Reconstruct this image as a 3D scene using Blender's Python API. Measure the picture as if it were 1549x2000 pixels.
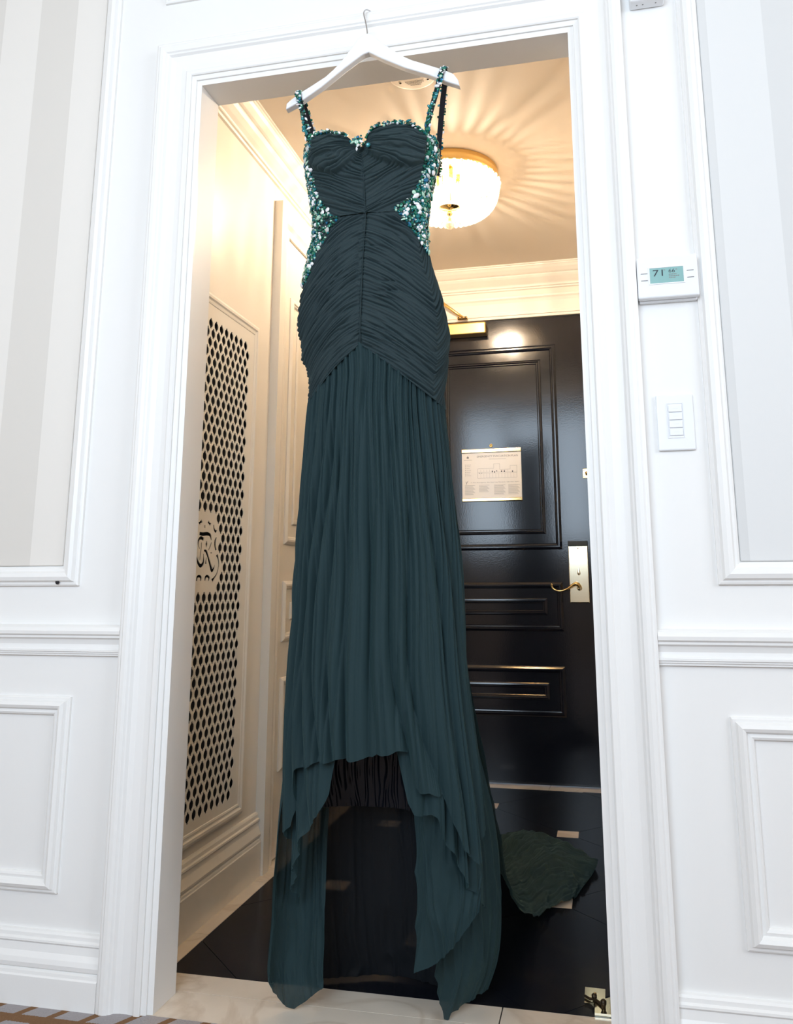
import bpy, bmesh, math, random
import numpy as np
from mathutils import Vector, Matrix

for _o in list(bpy.data.objects):
    bpy.data.objects.remove(_o)
scene = bpy.context.scene
COL = scene.collection

# ------------------------------------------------------------------ camera
cam_data = bpy.data.cameras.new('camera')
cam = bpy.data.objects.new('camera', cam_data)
COL.objects.link(cam)
cam_data.sensor_fit = 'HORIZONTAL'
cam_data.sensor_width = 36.0
cam_data.lens = 36.0 * 1575.47 / 1549.0
cam_data.shift_x = (774.5 - 822.93) / 1549.0
cam_data.shift_y = (827.98 - 1000.0) / 1549.0
cam_data.clip_start = 0.02
cam.matrix_world = Matrix(((0.976617, 0.045570, 0.210101, 0.0),
                           (0.214939, -0.186614, -0.958632, -1.68),
                           (-0.004477, 0.981376, -0.192045, 0.862),
                           (0, 0, 0, 1)))
scene.camera = cam

# ------------------------------------------------------------------ world, daylight, exposure
scene.view_settings.view_transform = 'Standard'
scene.view_settings.look = 'None'
scene.view_settings.gamma = 1.0
scene.view_settings.use_curve_mapping = False
scene.view_settings.exposure = 0.0
world = bpy.data.worlds.new('world')
scene.world = world
world.use_nodes = True
_bg = world.node_tree.nodes['Background']
_bg.inputs['Color'].default_value = (0.62, 0.78, 1.0, 1)
_bg.inputs['Strength'].default_value = 1.0


def area_light(name, loc, rot, sx, sy, watts, color):
    d = bpy.data.lights.new(name, 'AREA')
    d.shape = 'RECTANGLE'
    d.size, d.size_y = sx, sy
    d.energy = watts
    d.color = color
    o = bpy.data.objects.new(name, d)
    o.location = loc
    o.rotation_euler = rot
    COL.objects.link(o)
    return o


PI = math.pi
# daylight from the window behind the camera; side light added to even it out
area_light('window_daylight', (-0.75, -3.24, 1.98), (PI / 2, 0, 0), 1.8, 1.45, 76, (0.70, 0.85, 1.0))
area_light('side_fill_light', (2.52, -1.75, 2.0), (PI / 2, 0, PI / 2), 1.5, 1.4, 44, (0.84, 0.92, 1.0))


# ------------------------------------------------------------------ materials
def new_mat(name):
    m = bpy.data.materials.new(name)
    m.use_nodes = True
    nt = m.node_tree
    return m, nt, nt.nodes['Principled BSDF']


def pmat(name, col, rough=0.5, metal=0.0, spec=0.5, **kw):
    m, nt, b = new_mat(name)
    b.inputs['Base Color'].default_value = (*col, 1)
    b.inputs['Roughness'].default_value = rough
    b.inputs['Metallic'].default_value = metal
    b.inputs['Specular IOR Level'].default_value = spec
    for k, v in kw.items():
        b.inputs[k].default_value = v
    return m


def nd(nt, kind, **props):
    n = nt.nodes.new(kind)
    for k, v in props.items():
        setattr(n, k, v)
    return n


def math_n(nt, op, a, b=None):
    n = nt.nodes.new('ShaderNodeMath')
    n.operation = op
    for i, v in enumerate((a, b)):
        if v is None:
            continue
        if isinstance(v, (int, float)):
            n.inputs[i].default_value = v
        else:
            nt.links.new(v, n.inputs[i])
    return n.outputs[0]


def add_bump(nt, b, scale=(1, 1, 1), strength=0.1, dist=0.002, nscale=60, detail=3):
    tc = nd(nt, 'ShaderNodeTexCoord')
    mp = nd(nt, 'ShaderNodeMapping')
    mp.inputs['Scale'].default_value = scale
    no = nd(nt, 'ShaderNodeTexNoise')
    no.inputs['Scale'].default_value = nscale
    no.inputs['Detail'].default_value = detail
    bp = nd(nt, 'ShaderNodeBump')
    bp.inputs['Strength'].default_value = strength
    bp.inputs['Distance'].default_value = dist
    nt.links.new(tc.outputs['Object'], mp.inputs['Vector'])
    nt.links.new(mp.outputs['Vector'], no.inputs['Vector'])
    nt.links.new(no.outputs['Fac'], bp.inputs['Height'])
    nt.links.new(bp.outputs['Normal'], b.inputs['Normal'])
    return no


def paint(name, col, rough=0.38, bump=0.12):
    m, nt, b = new_mat(name)
    b.inputs['Base Color'].default_value = (*col, 1)
    b.inputs['Roughness'].default_value = rough
    add_bump(nt, b, (1, 1, 0.35), bump, 0.0015, 45, 4)
    return m


M = {}
M['white'] = paint('white_trim_paint', (0.86, 0.845, 0.825))
M['wall'] = paint('white_wall_paint', (0.85, 0.835, 0.815), 0.5)
M['room'] = paint('beige_room_wall', (0.58, 0.46, 0.36), 0.6)
M['hall'] = paint('cream_hall_paint', (0.82, 0.77, 0.69), 0.45)
M['hall_wall'] = None
M['ceil'] = paint('ceiling_paint', (0.76, 0.665, 0.56), 0.7, 0.05)
M['dark'] = pmat('dark_cavity', (0.012, 0.012, 0.016), 0.9)
M['hanger'] = pmat('white_lacquered_wood', (0.86, 0.86, 0.87), 0.3)
M['steel'] = pmat('hook_steel', (0.62, 0.62, 0.64), 0.22, 1.0)
M['plastic'] = pmat('white_plastic', (0.84, 0.85, 0.87), 0.35)
M['plastic2'] = pmat('white_plastic_button', (0.78, 0.79, 0.82), 0.4)
M['ink'] = pmat('dark_ink', (0.03, 0.04, 0.05), 0.6)
M['grey_ink'] = pmat('grey_ink', (0.24, 0.235, 0.23), 0.7)
M['lcd'] = pmat('lcd_teal', (0.25, 0.46, 0.45), 0.25)
M['paper'] = pmat('cream_paper', (0.88, 0.83, 0.75), 0.22)
M['brass'] = pmat('polished_brass', (0.86, 0.62, 0.27), 0.14, 1.0)
M['brass_pale'] = pmat('pale_polished_brass', (0.92, 0.86, 0.66), 0.16, 1.0)
M['brass_brushed'] = pmat('satin_gold', (0.80, 0.54, 0.20), 0.34, 1.0)
M['bronze'] = pmat('dark_bronze', (0.06, 0.045, 0.03), 0.35, 0.8)


def mat_black_door():
    m, nt, b = new_mat('black_gloss_door_paint')
    b.inputs['Base Color'].default_value = (0.0075, 0.0085, 0.014, 1)
    b.inputs['Roughness'].default_value = 0.13
    b.inputs['Specular IOR Level'].default_value = 0.5
    add_bump(nt, b, (1, 1, 1), 0.10, 0.0010, 160, 3)
    return m


M['door_black'] = mat_black_door()


def mat_marble(name, base, vein, rough, vscale=3.0, lo=0.47, hi=0.5):
    m, nt, b = new_mat(name)
    tc = nd(nt, 'ShaderNodeTexCoord')
    n1 = nd(nt, 'ShaderNodeTexNoise')
    n1.inputs['Scale'].default_value = vscale
    n1.inputs['Detail'].default_value = 6
    n1.inputs['Distortion'].default_value = 1.2
    nt.links.new(tc.outputs['Object'], n1.inputs['Vector'])
    d = math_n(nt, 'ABSOLUTE', math_n(nt, 'SUBTRACT', n1.outputs['Fac'], 0.5))
    r = nd(nt, 'ShaderNodeValToRGB')
    r.color_ramp.elements[0].position = 0.0
    r.color_ramp.elements[0].color = (*vein, 1)
    r.color_ramp.elements[1].position = 0.035
    r.color_ramp.elements[1].color = (*base, 1)
    nt.links.new(d, r.inputs['Fac'])
    n2 = nd(nt, 'ShaderNodeTexNoise')
    n2.inputs['Scale'].default_value = 9
    n2.inputs['Detail'].default_value = 4
    nt.links.new(tc.outputs['Object'], n2.inputs['Vector'])
    mx = nd(nt, 'ShaderNodeMixRGB', blend_type='MULTIPLY')
    mx.inputs['Fac'].default_value = 0.35
    rr = nd(nt, 'ShaderNodeValToRGB')
    rr.color_ramp.elements[0].color = (0.72, 0.72, 0.72, 1)
    rr.color_ramp.elements[0].position = 0.3
    rr.color_ramp.elements[1].position = 0.7
    nt.links.new(n2.outputs['Fac'], rr.inputs['Fac'])
    nt.links.new(r.outputs['Color'], mx.inputs[1])
    nt.links.new(rr.outputs['Color'], mx.inputs[2])
    nt.links.new(mx.outputs['Color'], b.inputs['Base Color'])
    b.inputs['Roughness'].default_value = rough
    return m


M['cream'] = mat_marble('cream_marble', (0.74, 0.66, 0.56), (0.64, 0.55, 0.45), 0.22)
M['black_marble'] = mat_marble('black_marble', (0.0075, 0.0085, 0.013), (0.012, 0.012, 0.014), 0.2, 2.0)
M['black_marble'].node_tree.nodes['Principled BSDF'].inputs['Specular IOR Level'].default_value = 0.1


def mat_wallpaper(name, c0, c1, edge, width):
    m, nt, b = new_mat(name)
    tc = nd(nt, 'ShaderNodeTexCoord')
    sp = nd(nt, 'ShaderNodeSeparateXYZ')
    nt.links.new(tc.outputs['Object'], sp.inputs[0])
    t = math_n(nt, 'DIVIDE', math_n(nt, 'SUBTRACT', sp.outputs['X'], edge), width * 2)
    fr = math_n(nt, 'FRACT', t)
    st = math_n(nt, 'GREATER_THAN', fr, 0.5)
    mx = nd(nt, 'ShaderNodeMixRGB')
    mx.inputs[1].default_value = (*c0, 1)
    mx.inputs[2].default_value = (*c1, 1)
    nt.links.new(st, mx.inputs['Fac'])
    nt.links.new(mx.outputs['Color'], b.inputs['Base Color'])
    b.inputs['Roughness'].default_value = 0.75
    add_bump(nt, b, (6, 6, 0.3), 0.05, 0.001, 120, 2)
    return m


M['paper_left'] = mat_wallpaper('warm_lit_striped_wallpaper', (0.79, 0.75, 0.70), (0.70, 0.66, 0.61), -1.3115, 0.1145)  # warmer than the right panel: the warm light there is put into the colour
M['paper_right'] = mat_wallpaper('pale_striped_wallpaper', (0.74, 0.735, 0.725), (0.67, 0.665, 0.655), 0.2815, 0.1145)


def mat_hall_wall():
    # soft broad mottling of a strie glaze
    m, nt, b = new_mat('glazed_hall_wall')
    b.inputs['Base Color'].default_value = (0.80, 0.74, 0.65, 1)
    b.inputs['Roughness'].default_value = 0.42
    add_bump(nt, b, (1, 1, 0.2), 0.08, 0.002, 18, 3)
    return m


M['hall_wall'] = mat_hall_wall()


def mat_carpet():
    m, nt, b = new_mat('grey_carpet_brown_lattice')
    tc = nd(nt, 'ShaderNodeTexCoord')
    no = nd(nt, 'ShaderNodeTexNoise')
    no.inputs['Scale'].default_value = 260
    nt.links.new(tc.outputs['Object'], no.inputs['Vector'])
    sp = nd(nt, 'ShaderNodeSeparateXYZ')
    nt.links.new(tc.outputs['Object'], sp.inputs[0])
    jit = math_n(nt, 'MULTIPLY', math_n(nt, 'SUBTRACT', no.outputs['Fac'], 0.5), 0.007)
    X = math_n(nt, 'ADD', sp.outputs['X'], jit)
    Y = math_n(nt, 'ADD', sp.outputs['Y'], jit)
    # long bands every 0.155 m, 0.026 wide, first one just off the skirting
    fy = math_n(nt, 'FRACT', math_n(nt, 'DIVIDE', math_n(nt, 'ADD', Y, 0.080 + 1.55 * 10), 0.155))
    band = math_n(nt, 'LESS_THAN', fy, 0.17)
    # short slanted rungs between the bands
    sl = math_n(nt, 'SUBTRACT', X, math_n(nt, 'MULTIPLY', Y, 0.55))
    fx = math_n(nt, 'FRACT', math_n(nt, 'DIVIDE', math_n(nt, 'ADD', sl, 1.186 + 7.4), 0.074))
    rung = math_n(nt, 'LESS_THAN', fx, 0.24)
    brown = math_n(nt, 'MAXIMUM', band, rung)
    mx = nd(nt, 'ShaderNodeMixRGB')
    mx.inputs[1].default_value = (0.36, 0.335, 0.34, 1)
    mx.inputs[2].default_value = (0.21, 0.115, 0.06, 1)
    nt.links.new(brown, mx.inputs['Fac'])
    mm = nd(nt, 'ShaderNodeMixRGB', blend_type='MULTIPLY')
    mm.inputs['Fac'].default_value = 0.5
    nt.links.new(mx.outputs['Color'], mm.inputs[1])
    nt.links.new(no.outputs['Color'], mm.inputs[2])
    nt.links.new(mx.outputs['Color'], b.inputs['Base Color'])
    b.inputs['Roughness'].default_value = 0.95
    b.inputs['Specular IOR Level'].default_value = 0.1
    bp = nd(nt, 'ShaderNodeBump')
    bp.inputs['Strength'].default_value = 0.7
    bp.inputs['Distance'].default_value = 0.004
    nt.links.new(no.outputs['Fac'], bp.inputs['Height'])
    nt.links.new(bp.outputs['Normal'], b.inputs['Normal'])
    return m


M['carpet'] = mat_carpet()


# ------------------------------------------------------------------ mesh helpers
def mesh_obj(name, verts, faces, mat, parent=None, smooth=False, origin=None):
    me = bpy.data.meshes.new(name)
    if origin is not None:
        verts = [(v[0] - origin[0], v[1] - origin[1], v[2] - origin[2]) for v in verts]
    me.from_pydata([tuple(map(float, v)) for v in verts], [], faces)
    me.update()
    o = bpy.data.objects.new(name, me)
    COL.objects.link(o)
    if mat is not None:
        me.materials.append(mat)
    if smooth:
        me.polygons.foreach_set('use_smooth', [True] * len(me.polygons))
    if origin is not None:
        o.location = origin
    if parent is not None:
        attach(o, parent)
    return o


def world_loc(o):
    v = Vector(o.location)
    p = o.parent
    while p:
        v = v + Vector(p.location)
        p = p.parent
    return v


def attach(o, parent):
    """parent o, keeping it where it stands (no rotations on parents here)"""
    w = Vector(o.location)
    o.parent = parent
    o.location = w - world_loc(parent)


def fix_normals(o):
    bm = bmesh.new()
    bm.from_mesh(o.data)
    bmesh.ops.recalc_face_normals(bm, faces=bm.faces)
    bm.to_mesh(o.data)
    bm.free()
    return o


class MB:
    def __init__(self):
        self.v, self.f = [], []

    def add(self, vs, fs):
        n = len(self.v)
        self.v += [tuple(v) for v in vs]
        self.f += [tuple(i + n for i in f) for f in fs]
        return self

    def box(self, x0, x1, y0, y1, z0, z1):
        return self.add([(x0, y0, z0), (x1, y0, z0), (x1, y1, z0), (x0, y1, z0),
                         (x0, y0, z1), (x1, y0, z1), (x1, y1, z1), (x0, y1, z1)],
                        [(0, 3, 2, 1), (4, 5, 6, 7), (0, 1, 5, 4), (1, 2, 6, 5), (2, 3, 7, 6), (3, 0, 4, 7)])

    def build(self, name, mat, parent=None, smooth=False, origin=None):
        return mesh_obj(name, self.v, self.f, mat, parent, smooth, origin)


def bevel_box(name, x0, x1, y0, y1, z0, z1, mat, parent=None, r=0.002, seg=2, origin=None):
    bm = bmesh.new()
    m = Matrix.Translation(((x0 + x1) / 2, (y0 + y1) / 2, (z0 + z1) / 2)) @ Matrix.Diagonal((x1 - x0, y1 - y0, z1 - z0, 1))
    bmesh.ops.create_cube(bm, size=1.0, matrix=m)
    bmesh.ops.bevel(bm, geom=list(bm.edges), offset=r, segments=seg, profile=0.5, affect='EDGES')
    vs = [tuple(v.co) for v in bm.verts]
    fs = [tuple(v.index for v in f.verts) for f in bm.faces]
    bm.free()
    return mesh_obj(name, vs, fs, mat, parent, False, origin)


def structure(o):
    o['kind'] = 'structure'
    return o


def tag(o, label, cat, group=None):
    o['label'] = label
    o['category'] = cat
    if group:
        o['group'] = group
    return o


def empty(name, loc):
    o = bpy.data.objects.new(name, None)
    o.empty_display_size = 0.05
    COL.objects.link(o)
    o.location = loc
    return o


def frame_verts(rect, profile, plane):
    """closed mitred frame; profile = (inset from outer edge, height above the plane)"""
    u0, u1, v0, v1 = rect
    vs, fs = [], []
    for a, h in profile:
        vs += [plane(u0 + a, v0 + a, h), plane(u1 - a, v0 + a, h), plane(u1 - a, v1 - a, h), plane(u0 + a, v1 - a, h)]
    n = len(profile)
    for i in range(n - 1):
        for k in range(4):
            a, b = i * 4 + k, i * 4 + (k + 1) % 4
            fs.append((a, b, b + 4, a + 4))
    return vs, fs


def frame(name, rect, profile, plane, mat, parent=None):
    vs, fs = frame_verts(rect, profile, plane)
    return fix_normals(mesh_obj(name, vs, fs, mat, parent))


def run(name, profile, place, t0, t1, mat, parent=None, m0=0.0, m1=0.0):
    """straight moulding: profile (a, b) extruded from t0 to t1; m0/m1 = mitre slope per unit of a"""
    n = len(profile)
    vs = [place(a, b, t0 + m0 * a) for a, b in profile] + [place(a, b, t1 + m1 * a) for a, b in profile]
    fs = [(i, (i + 1) % n, n + (i + 1) % n, n + i) for i in range(n)]
    fs += [tuple(range(n)), tuple(range(2 * n - 1, n - 1, -1))]
    return fix_normals(mesh_obj(name, vs, fs, mat, parent))


def tube_verts(path, radii, seg=10, cap=True):
    vs, fs = [], []
    P = [Vector(p) for p in path]
    n = len(P)
    up = Vector((0, 0, 1))
    prev = None
    for i, p in enumerate(P):
        t = (P[min(i + 1, n - 1)] - P[max(i - 1, 0)]).normalized()
        if prev is None:
            a = t.cross(up)
            if a.length < 1e-3:
                a = t.cross(Vector((1, 0, 0)))
        else:
            a = prev - t * prev.dot(t)
        a.normalize()
        prev = a
        b = t.cross(a)
        r = radii[i] if hasattr(radii, '__len__') else radii
        for k in range(seg):
            w = 2 * PI * k / seg
            vs.append(p + a * (math.cos(w) * r) + b * (math.sin(w) * r))
    for i in range(n - 1):
        for k in range(seg):
            a, b = i * seg + k, i * seg + (k + 1) % seg
            fs.append((a, b, b + seg, a + seg))
    if cap:
        fs.append(tuple(range(seg - 1, -1, -1)))
        fs.append(tuple(range((n - 1) * seg, n * seg)))
    return vs, fs


def smooth_path(pts, n=8):
    """Catmull-Rom through 3-D points"""
    P = [Vector(p) for p in pts]
    P = [P[0] * 2 - P[1]] + P + [P[-1] * 2 - P[-2]]
    out = []
    for i in range(1, len(P) - 2):
        for k in range(n):
            t = k / n
            p0, p1, p2, p3 = P[i - 1:i + 3]
            out.append(0.5 * ((2 * p1) + (p2 - p0) * t + (2 * p0 - 5 * p1 + 4 * p2 - p3) * t * t + (3 * p1 - p0 - 3 * p2 + p3) * t ** 3))
    out.append(P[-2])
    return out


def lathe_verts(profile, seg, center, axis='Z'):
    vs, fs = [], []
    cx, cy, cz = center
    for r, h in profile:
        for k in range(seg):
            w = 2 * PI * k / seg
            if axis == 'Z':
                vs.append((cx + r * math.cos(w), cy + r * math.sin(w), cz + h))
            else:  # axis Y, height towards -Y
                vs.append((cx + r * math.cos(w), cy - h, cz + r * math.sin(w)))
    for i in range(len(profile) - 1):
        for k in range(seg):
            a, b = i * seg + k, i * seg + (k + 1) % seg
            fs.append((a, b, b + seg, a + seg))
    if profile[0][0] > 1e-6:
        fs.append(tuple(range(seg)))
    if profile[-1][0] > 1e-6:
        fs.append(tuple(range((len(profile) - 1) * seg, len(profile) * seg)))
    return vs, fs


def lathe(name, profile, seg, center, mat, parent=None, axis='Z', smooth=True):
    vs, fs = lathe_verts(profile, seg, center, axis)
    return fix_normals(mesh_obj(name, vs, fs, mat, parent, smooth))


def text_mesh(name, body, u0, v0, width, height, y, mat, parent=None, ex=0.0):
    """flat lettering in the x-z plane facing -y, fitted into width x height from its lower left corner"""
    cu = bpy.data.curves.new(name, 'FONT')
    cu.body = body
    cu.resolution_u = 3
    tmp = bpy.data.objects.new(name, cu)
    COL.objects.link(tmp)
    bpy.context.view_layer.update()
    me = tmp.to_mesh()
    co = [v.co.copy() for v in me.vertices]
    fs = [tuple(p.vertices) for p in me.polygons]
    tmp.to_mesh_clear()
    bpy.data.objects.remove(tmp)
    xs = [c.x for c in co]
    ys = [c.y for c in co]
    x0, x1, y0, y1 = min(xs), max(xs), min(ys), max(ys)
    vs = [(u0 + (c.x - x0) / (x1 - x0) * width, y, v0 + (c.y - y0) / (y1 - y0) * height) for c in co]
    return mesh_obj(name, vs, fs, mat, parent)
BULB = 1500.0

# ------------------------------------------------------------------ the room side of the partition
WY = 0.005            # room face of the partition
HY = 0.090            # hall face of the partition
OL, OR, OT = -0.9324, -0.0200, 2.098     # opening: left, right, top
RX0, RX1, RYB, RZ = -1.72, 2.6, -3.3, 2.78


def front(u, v, h):
    return (u, WY - h, v)


w = MB()
w.box(RX0, OL, WY, HY, -0.05, RZ).box(OR, RX1, WY, HY, -0.05, RZ).box(OL, OR, WY, HY, OT, RZ)
wall_front = structure(w.build('wall_front', M['wall']))

PROF_BIG = [(0, 0), (0, 0.007), (0.004, 0.009), (0.008, 0.009), (0.012, 0.017), (0.020, 0.020), (0.029, 0.017), (0.033, 0.010), (0.038, 0.009), (0.042, 0.006), (0.042, 0)]
PROF_LOW = [(0, 0), (0, 0.006), (0.003, 0.008), (0.008, 0.008), (0.011, 0.015), (0.018, 0.019), (0.024, 0.016), (0.028, 0.008), (0.034, 0.010), (0.038, 0.008), (0.040, 0.004), (0.040, 0)]
# tall wallpapered panels
frame('panel_molding', (-1.69, -1.1786, 0.857, 2.66), PROF_BIG, front, M['white'], wall_front)
frame('panel_molding', (0.2200, 2.45, 0.854, 2.66), PROF_BIG, front, M['white'], wall_front)
bevel_box('wallpaper_panel', -1.647, -1.2235, WY - 0.0050, WY + 0.002, 0.902, 2.615, M['paper_left'], wall_front, 0.003, 3)
bevel_box('wallpaper_panel', 0.2635, 2.407, WY - 0.0045, WY + 0.002, 0.8975, 2.615, M['paper_right'], wall_front, 0.003, 3)
# low panels under the chair rail
frame('panel_molding', (-1.69, -1.1753, 0.208, 0.612), PROF_LOW, front, M['white'], wall_front)
frame('panel_molding', (0.2235, 2.45, 0.213, 0.610), PROF_LOW, front, M['white'], wall_front)
# panel over the doorway
frame('panel_molding', (-1.050, 0.100, 2.352, 2.66), PROF_LOW, front, M['white'], wall_front)
# a plugged screw hole in the moulding under the left wallpaper
lathe('screw_hole', [(0.0055, 0.0), (0.0050, 0.0006), (0.0, 0.0006)], 14, (-1.2285, WY - 0.0125, 0.8652), M['dark'], wall_front, 'Y')

RAIL = [(0, 0.770), (0.013, 0.769), (0.023, 0.765), (0.027, 0.757), (0.026, 0.750), (0.020, 0.7465), (0.020, 0.742), (0.013, 0.738), (0.009, 0.727),
        (0.010, 0.719), (0.015, 0.7155), (0.015, 0.7115), (0.0115, 0.7105), (0.0115, 0.707), (0.008, 0.706), (0.008, 0.702), (0, 0.702)]
CO = 0.119            # casing width
for x0, x1 in ((RX0, OL - CO - 0.0005), (OR + CO + 0.0005, RX1)):
    run('chair_rail', RAIL, lambda a, b, t: (t, WY - a, b), x0, x1, M['white'], wall_front)
BASE = [(0, 0.136), (0.008, 0.135), (0.011, 0.131), (0.0115, 0.124), (0.016, 0.121), (0.0165, 0.117), (0.013, 0.113), (0.015, 0.098), (0.021, 0.088),
        (0.0235, 0.079), (0.0225, 0.071), (0.018, 0.067), (0.024, 0.064), (0.025, 0.058), (0.0275, 0.055), (0.0275, 0.0), (0, 0.0)]
for nm, x0, x1 in (('baseboard_left', RX0, OL - CO - 0.0005), ('baseboard_right', OR + CO + 0.0005, RX1)):
    structure(run(nm, BASE, lambda a, b, t: (t, WY - a, b), x0, x1, M['white']))

# door casing: two legs and a head, mitred (distance from the opening, y)
CAS = [(0.0, WY), (0.0, -0.001), (0.0122, -0.0025), (0.0125, -0.0065), (0.0145, -0.0075), (0.0235, -0.0085), (0.0240, -0.0125), (0.027, -0.0145),
       (0.036, -0.0145), (0.040, -0.0115), (0.052, -0.0100), (0.070, -0.0105), (0.082, -0.0135), (0.0865, -0.0190), (0.090, -0.0205), (0.093, -0.0235),
       (0.1000, -0.0255), (0.108, -0.0255), (0.1115, -0.0230), (0.1150, -0.0230), (0.119, -0.0210), (0.119, WY)]
trim_casing = structure(empty('trim_1', ((OL + OR) / 2, 0.0, 0.0)))


def casing_piece(name, pts0, pts1):
    n = len(CAS)
    vs = pts0 + pts1
    fs = [(i, (i + 1) % n, n + (i + 1) % n, n + i) for i in range(n)] + [tuple(range(n)), tuple(range(2 * n - 1, n - 1, -1))]
    return fix_normals(mesh_obj(name, vs, fs, M['white'], trim_casing))


casing_piece('casing_leg', [(OL - d, y, 0.0) for d, y in CAS], [(OL - d, y, OT + d) for d, y in CAS])
casing_piece('casing_leg', [(OR + d, y, 0.0) for d, y in CAS], [(OR + d, y, OT + d) for d, y in CAS])
casing_piece('casing_head', [(OL - d, y, OT + d) for d, y in CAS], [(OR + d, y, OT + d) for d, y in CAS])

# rest of the room (out of the picture): ceiling, side walls, window wall with its opening
structure(MB().box(RX0, RX1, RYB, WY, RZ, RZ + 0.05).build('ceiling_room', M['ceil']))
structure(MB().box(RX0 - 0.05, RX0, RYB, HY, 0, RZ).build('wall_left', M['room']))
w = MB()
w.box(RX1, RX1 + 0.05, RYB, -2.55, 0, RZ).box(RX1, RX1 + 0.05, -0.95, HY, 0, RZ).box(RX1, RX1 + 0.05, -2.55, -0.95, 0, 1.25).box(RX1, RX1 + 0.05, -2.55, -0.95, 2.74, RZ)  # opening made for the added side light
structure(w.build('wall_right', M['room']))
w = MB()
w.box(RX0, -1.68, RYB - 0.05, RYB, 0, RZ).box(0.2, RX1, RYB - 0.05, RYB, 0, RZ).box(-1.68, 0.2, RYB - 0.05, RYB, 0, 1.2).box(-1.68, 0.2, RYB - 0.05, RYB, 2.74, RZ)
structure(w.build('wall_back', M['room']))
structure(MB().box(RX0, RX1, RYB, -0.0045, -0.05, 0.0).build('floor_room', M['carpet']))

# ------------------------------------------------------------------ hall shell
HL, HR, DY, CZ = -1.062, 0.125, 2.03, 2.345
# grille opening in the left wall
GY0, GY1, GZ0, GZ1 = 0.130, 0.668, 0.216, 1.664
w = MB()
t = HL - 0.10
w.box(t, HL, HY, GY0 + 0.02, 0, CZ).box(t, HL, GY1 - 0.02, 2.2, 0, CZ).box(t, HL, GY0 + 0.02, GY1 - 0.02, 0, GZ0 + 0.02).box(t, HL, GY0 + 0.02, GY1 - 0.02, GZ1 - 0.02, CZ)
wall_hl = structure(w.build('wall_hall_left', M['hall_wall']))
structure(MB().box(HR, HR + 0.05, HY, 2.2, 0, CZ).build('wall_hall_right', M['hall_wall']))
w = MB()
w.box(HL, -0.935, DY - 0.004, DY + 0.08, 0, CZ).box(0.005, HR, DY - 0.004, DY + 0.08, 0, CZ).box(-0.935, 0.005, DY - 0.004, DY + 0.08, 2.098, CZ)
wall_hb = structure(w.build('wall_hall_back', M['hall_wall']))
structure(MB().box(HL - 0.1, HR + 0.05, HY, 2.2, CZ, CZ + 0.04).build('ceiling_hall', M['ceil']))

# crown (drop below ceiling, projection)
CROWN = [(0.0, 0.0), (0.0, 0.078), (0.006, 0.078), (0.008, 0.074), (0.013, 0.073), (0.016, 0.070), (0.026, 0.064), (0.040, 0.052), (0.044, 0.047), (0.046, 0.043),
         (0.050, 0.042), (0.060, 0.036), (0.074, 0.024), (0.084, 0.014), (0.088, 0.012), (0.090, 0.016), (0.097, 0.016), (0.099, 0.010), (0.106, 0.008), (0.108, 0.0)]
PC = [(p, d) for d, p in CROWN]
structure(run('trim_2', PC, lambda a, b, t: (HL + a, t, CZ - b), HY, DY - 0.004, M['hall'], None, 0, -1))
structure(run('trim_3', PC, lambda a, b, t: (t, DY - 0.004 - a, CZ - b), HL, HR, M['hall'], None, 1, -1))
structure(run('trim_4', PC, lambda a, b, t: (HR - a, t, CZ - b), HY, DY - 0.004, M['hall'], None, 0, -1))
structure(run('trim_5', PC, lambda a, b, t: (t, HY + a, CZ - b), HL, HR, M['hall'], None, 1, -1))
# hall skirting on the left wall and on the right
HB = [(0, 0.178), (0.006, 0.177), (0.009, 0.172), (0.010, 0.163), (0.014, 0.160), (0.0145, 0.155), (0.011, 0.151), (0.012, 0.140), (0.017, 0.126),
      (0.020, 0.118), (0.019, 0.111), (0.015, 0.107), (0.0185, 0.104), (0.0195, 0.098), (0.0215, 0.096), (0.0215, 0.0), (0, 0.0)]
structure(run('baseboard_hall_left', HB, lambda a, b, t: (HL + a, t, b), HY, 0.7835, M['hall']))
structure(run('baseboard_hall_right', HB, lambda a, b, t: (HR - a, t, b), HY, DY - 0.004, M['hall']))

# ------------------------------------------------------------------ floor of the hall: marble set piece by piece
sub = MB().box(HL - 0.1, HR + 0.05, -0.0045, 2.2, -0.05, -0.004)
floor_hall = structure(sub.build('floor_hall', M['dark']))
G = 0.0008


def poly_tile(name, pts, mat, z0=-0.010, z1=0.0, parent=None):
    n = len(pts)
    vs = [(x, y, z0) for x, y in pts] + [(x, y, z1) for x, y in pts]
    fs = [tuple(range(n, 2 * n))] + [(i, (i + 1) % n, n + (i + 1) % n, n + i) for i in range(n)]
    return fix_normals(mesh_obj(name, vs, fs, mat, parent or floor_hall))


def rect_tile(name, x0, x1, y0, y1, mat, **k):
    return poly_tile(name, [(x0 + G, y0 + G), (x1 - G, y0 + G), (x1 - G, y1 - G), (x0 + G, y1 - G)], mat, **k)


# threshold slabs under the opening
rect_tile('threshold_slab', OL - 0.02, OR + 0.02, -0.0035, 0.100, M['cream'])
rect_tile('threshold_slab', HL, -0.2405, 0.100, 0.176, M['cream'])
rect_tile('threshold_slab', -0.2395, HR, 0.100, 0.176, M['cream'])
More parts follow.
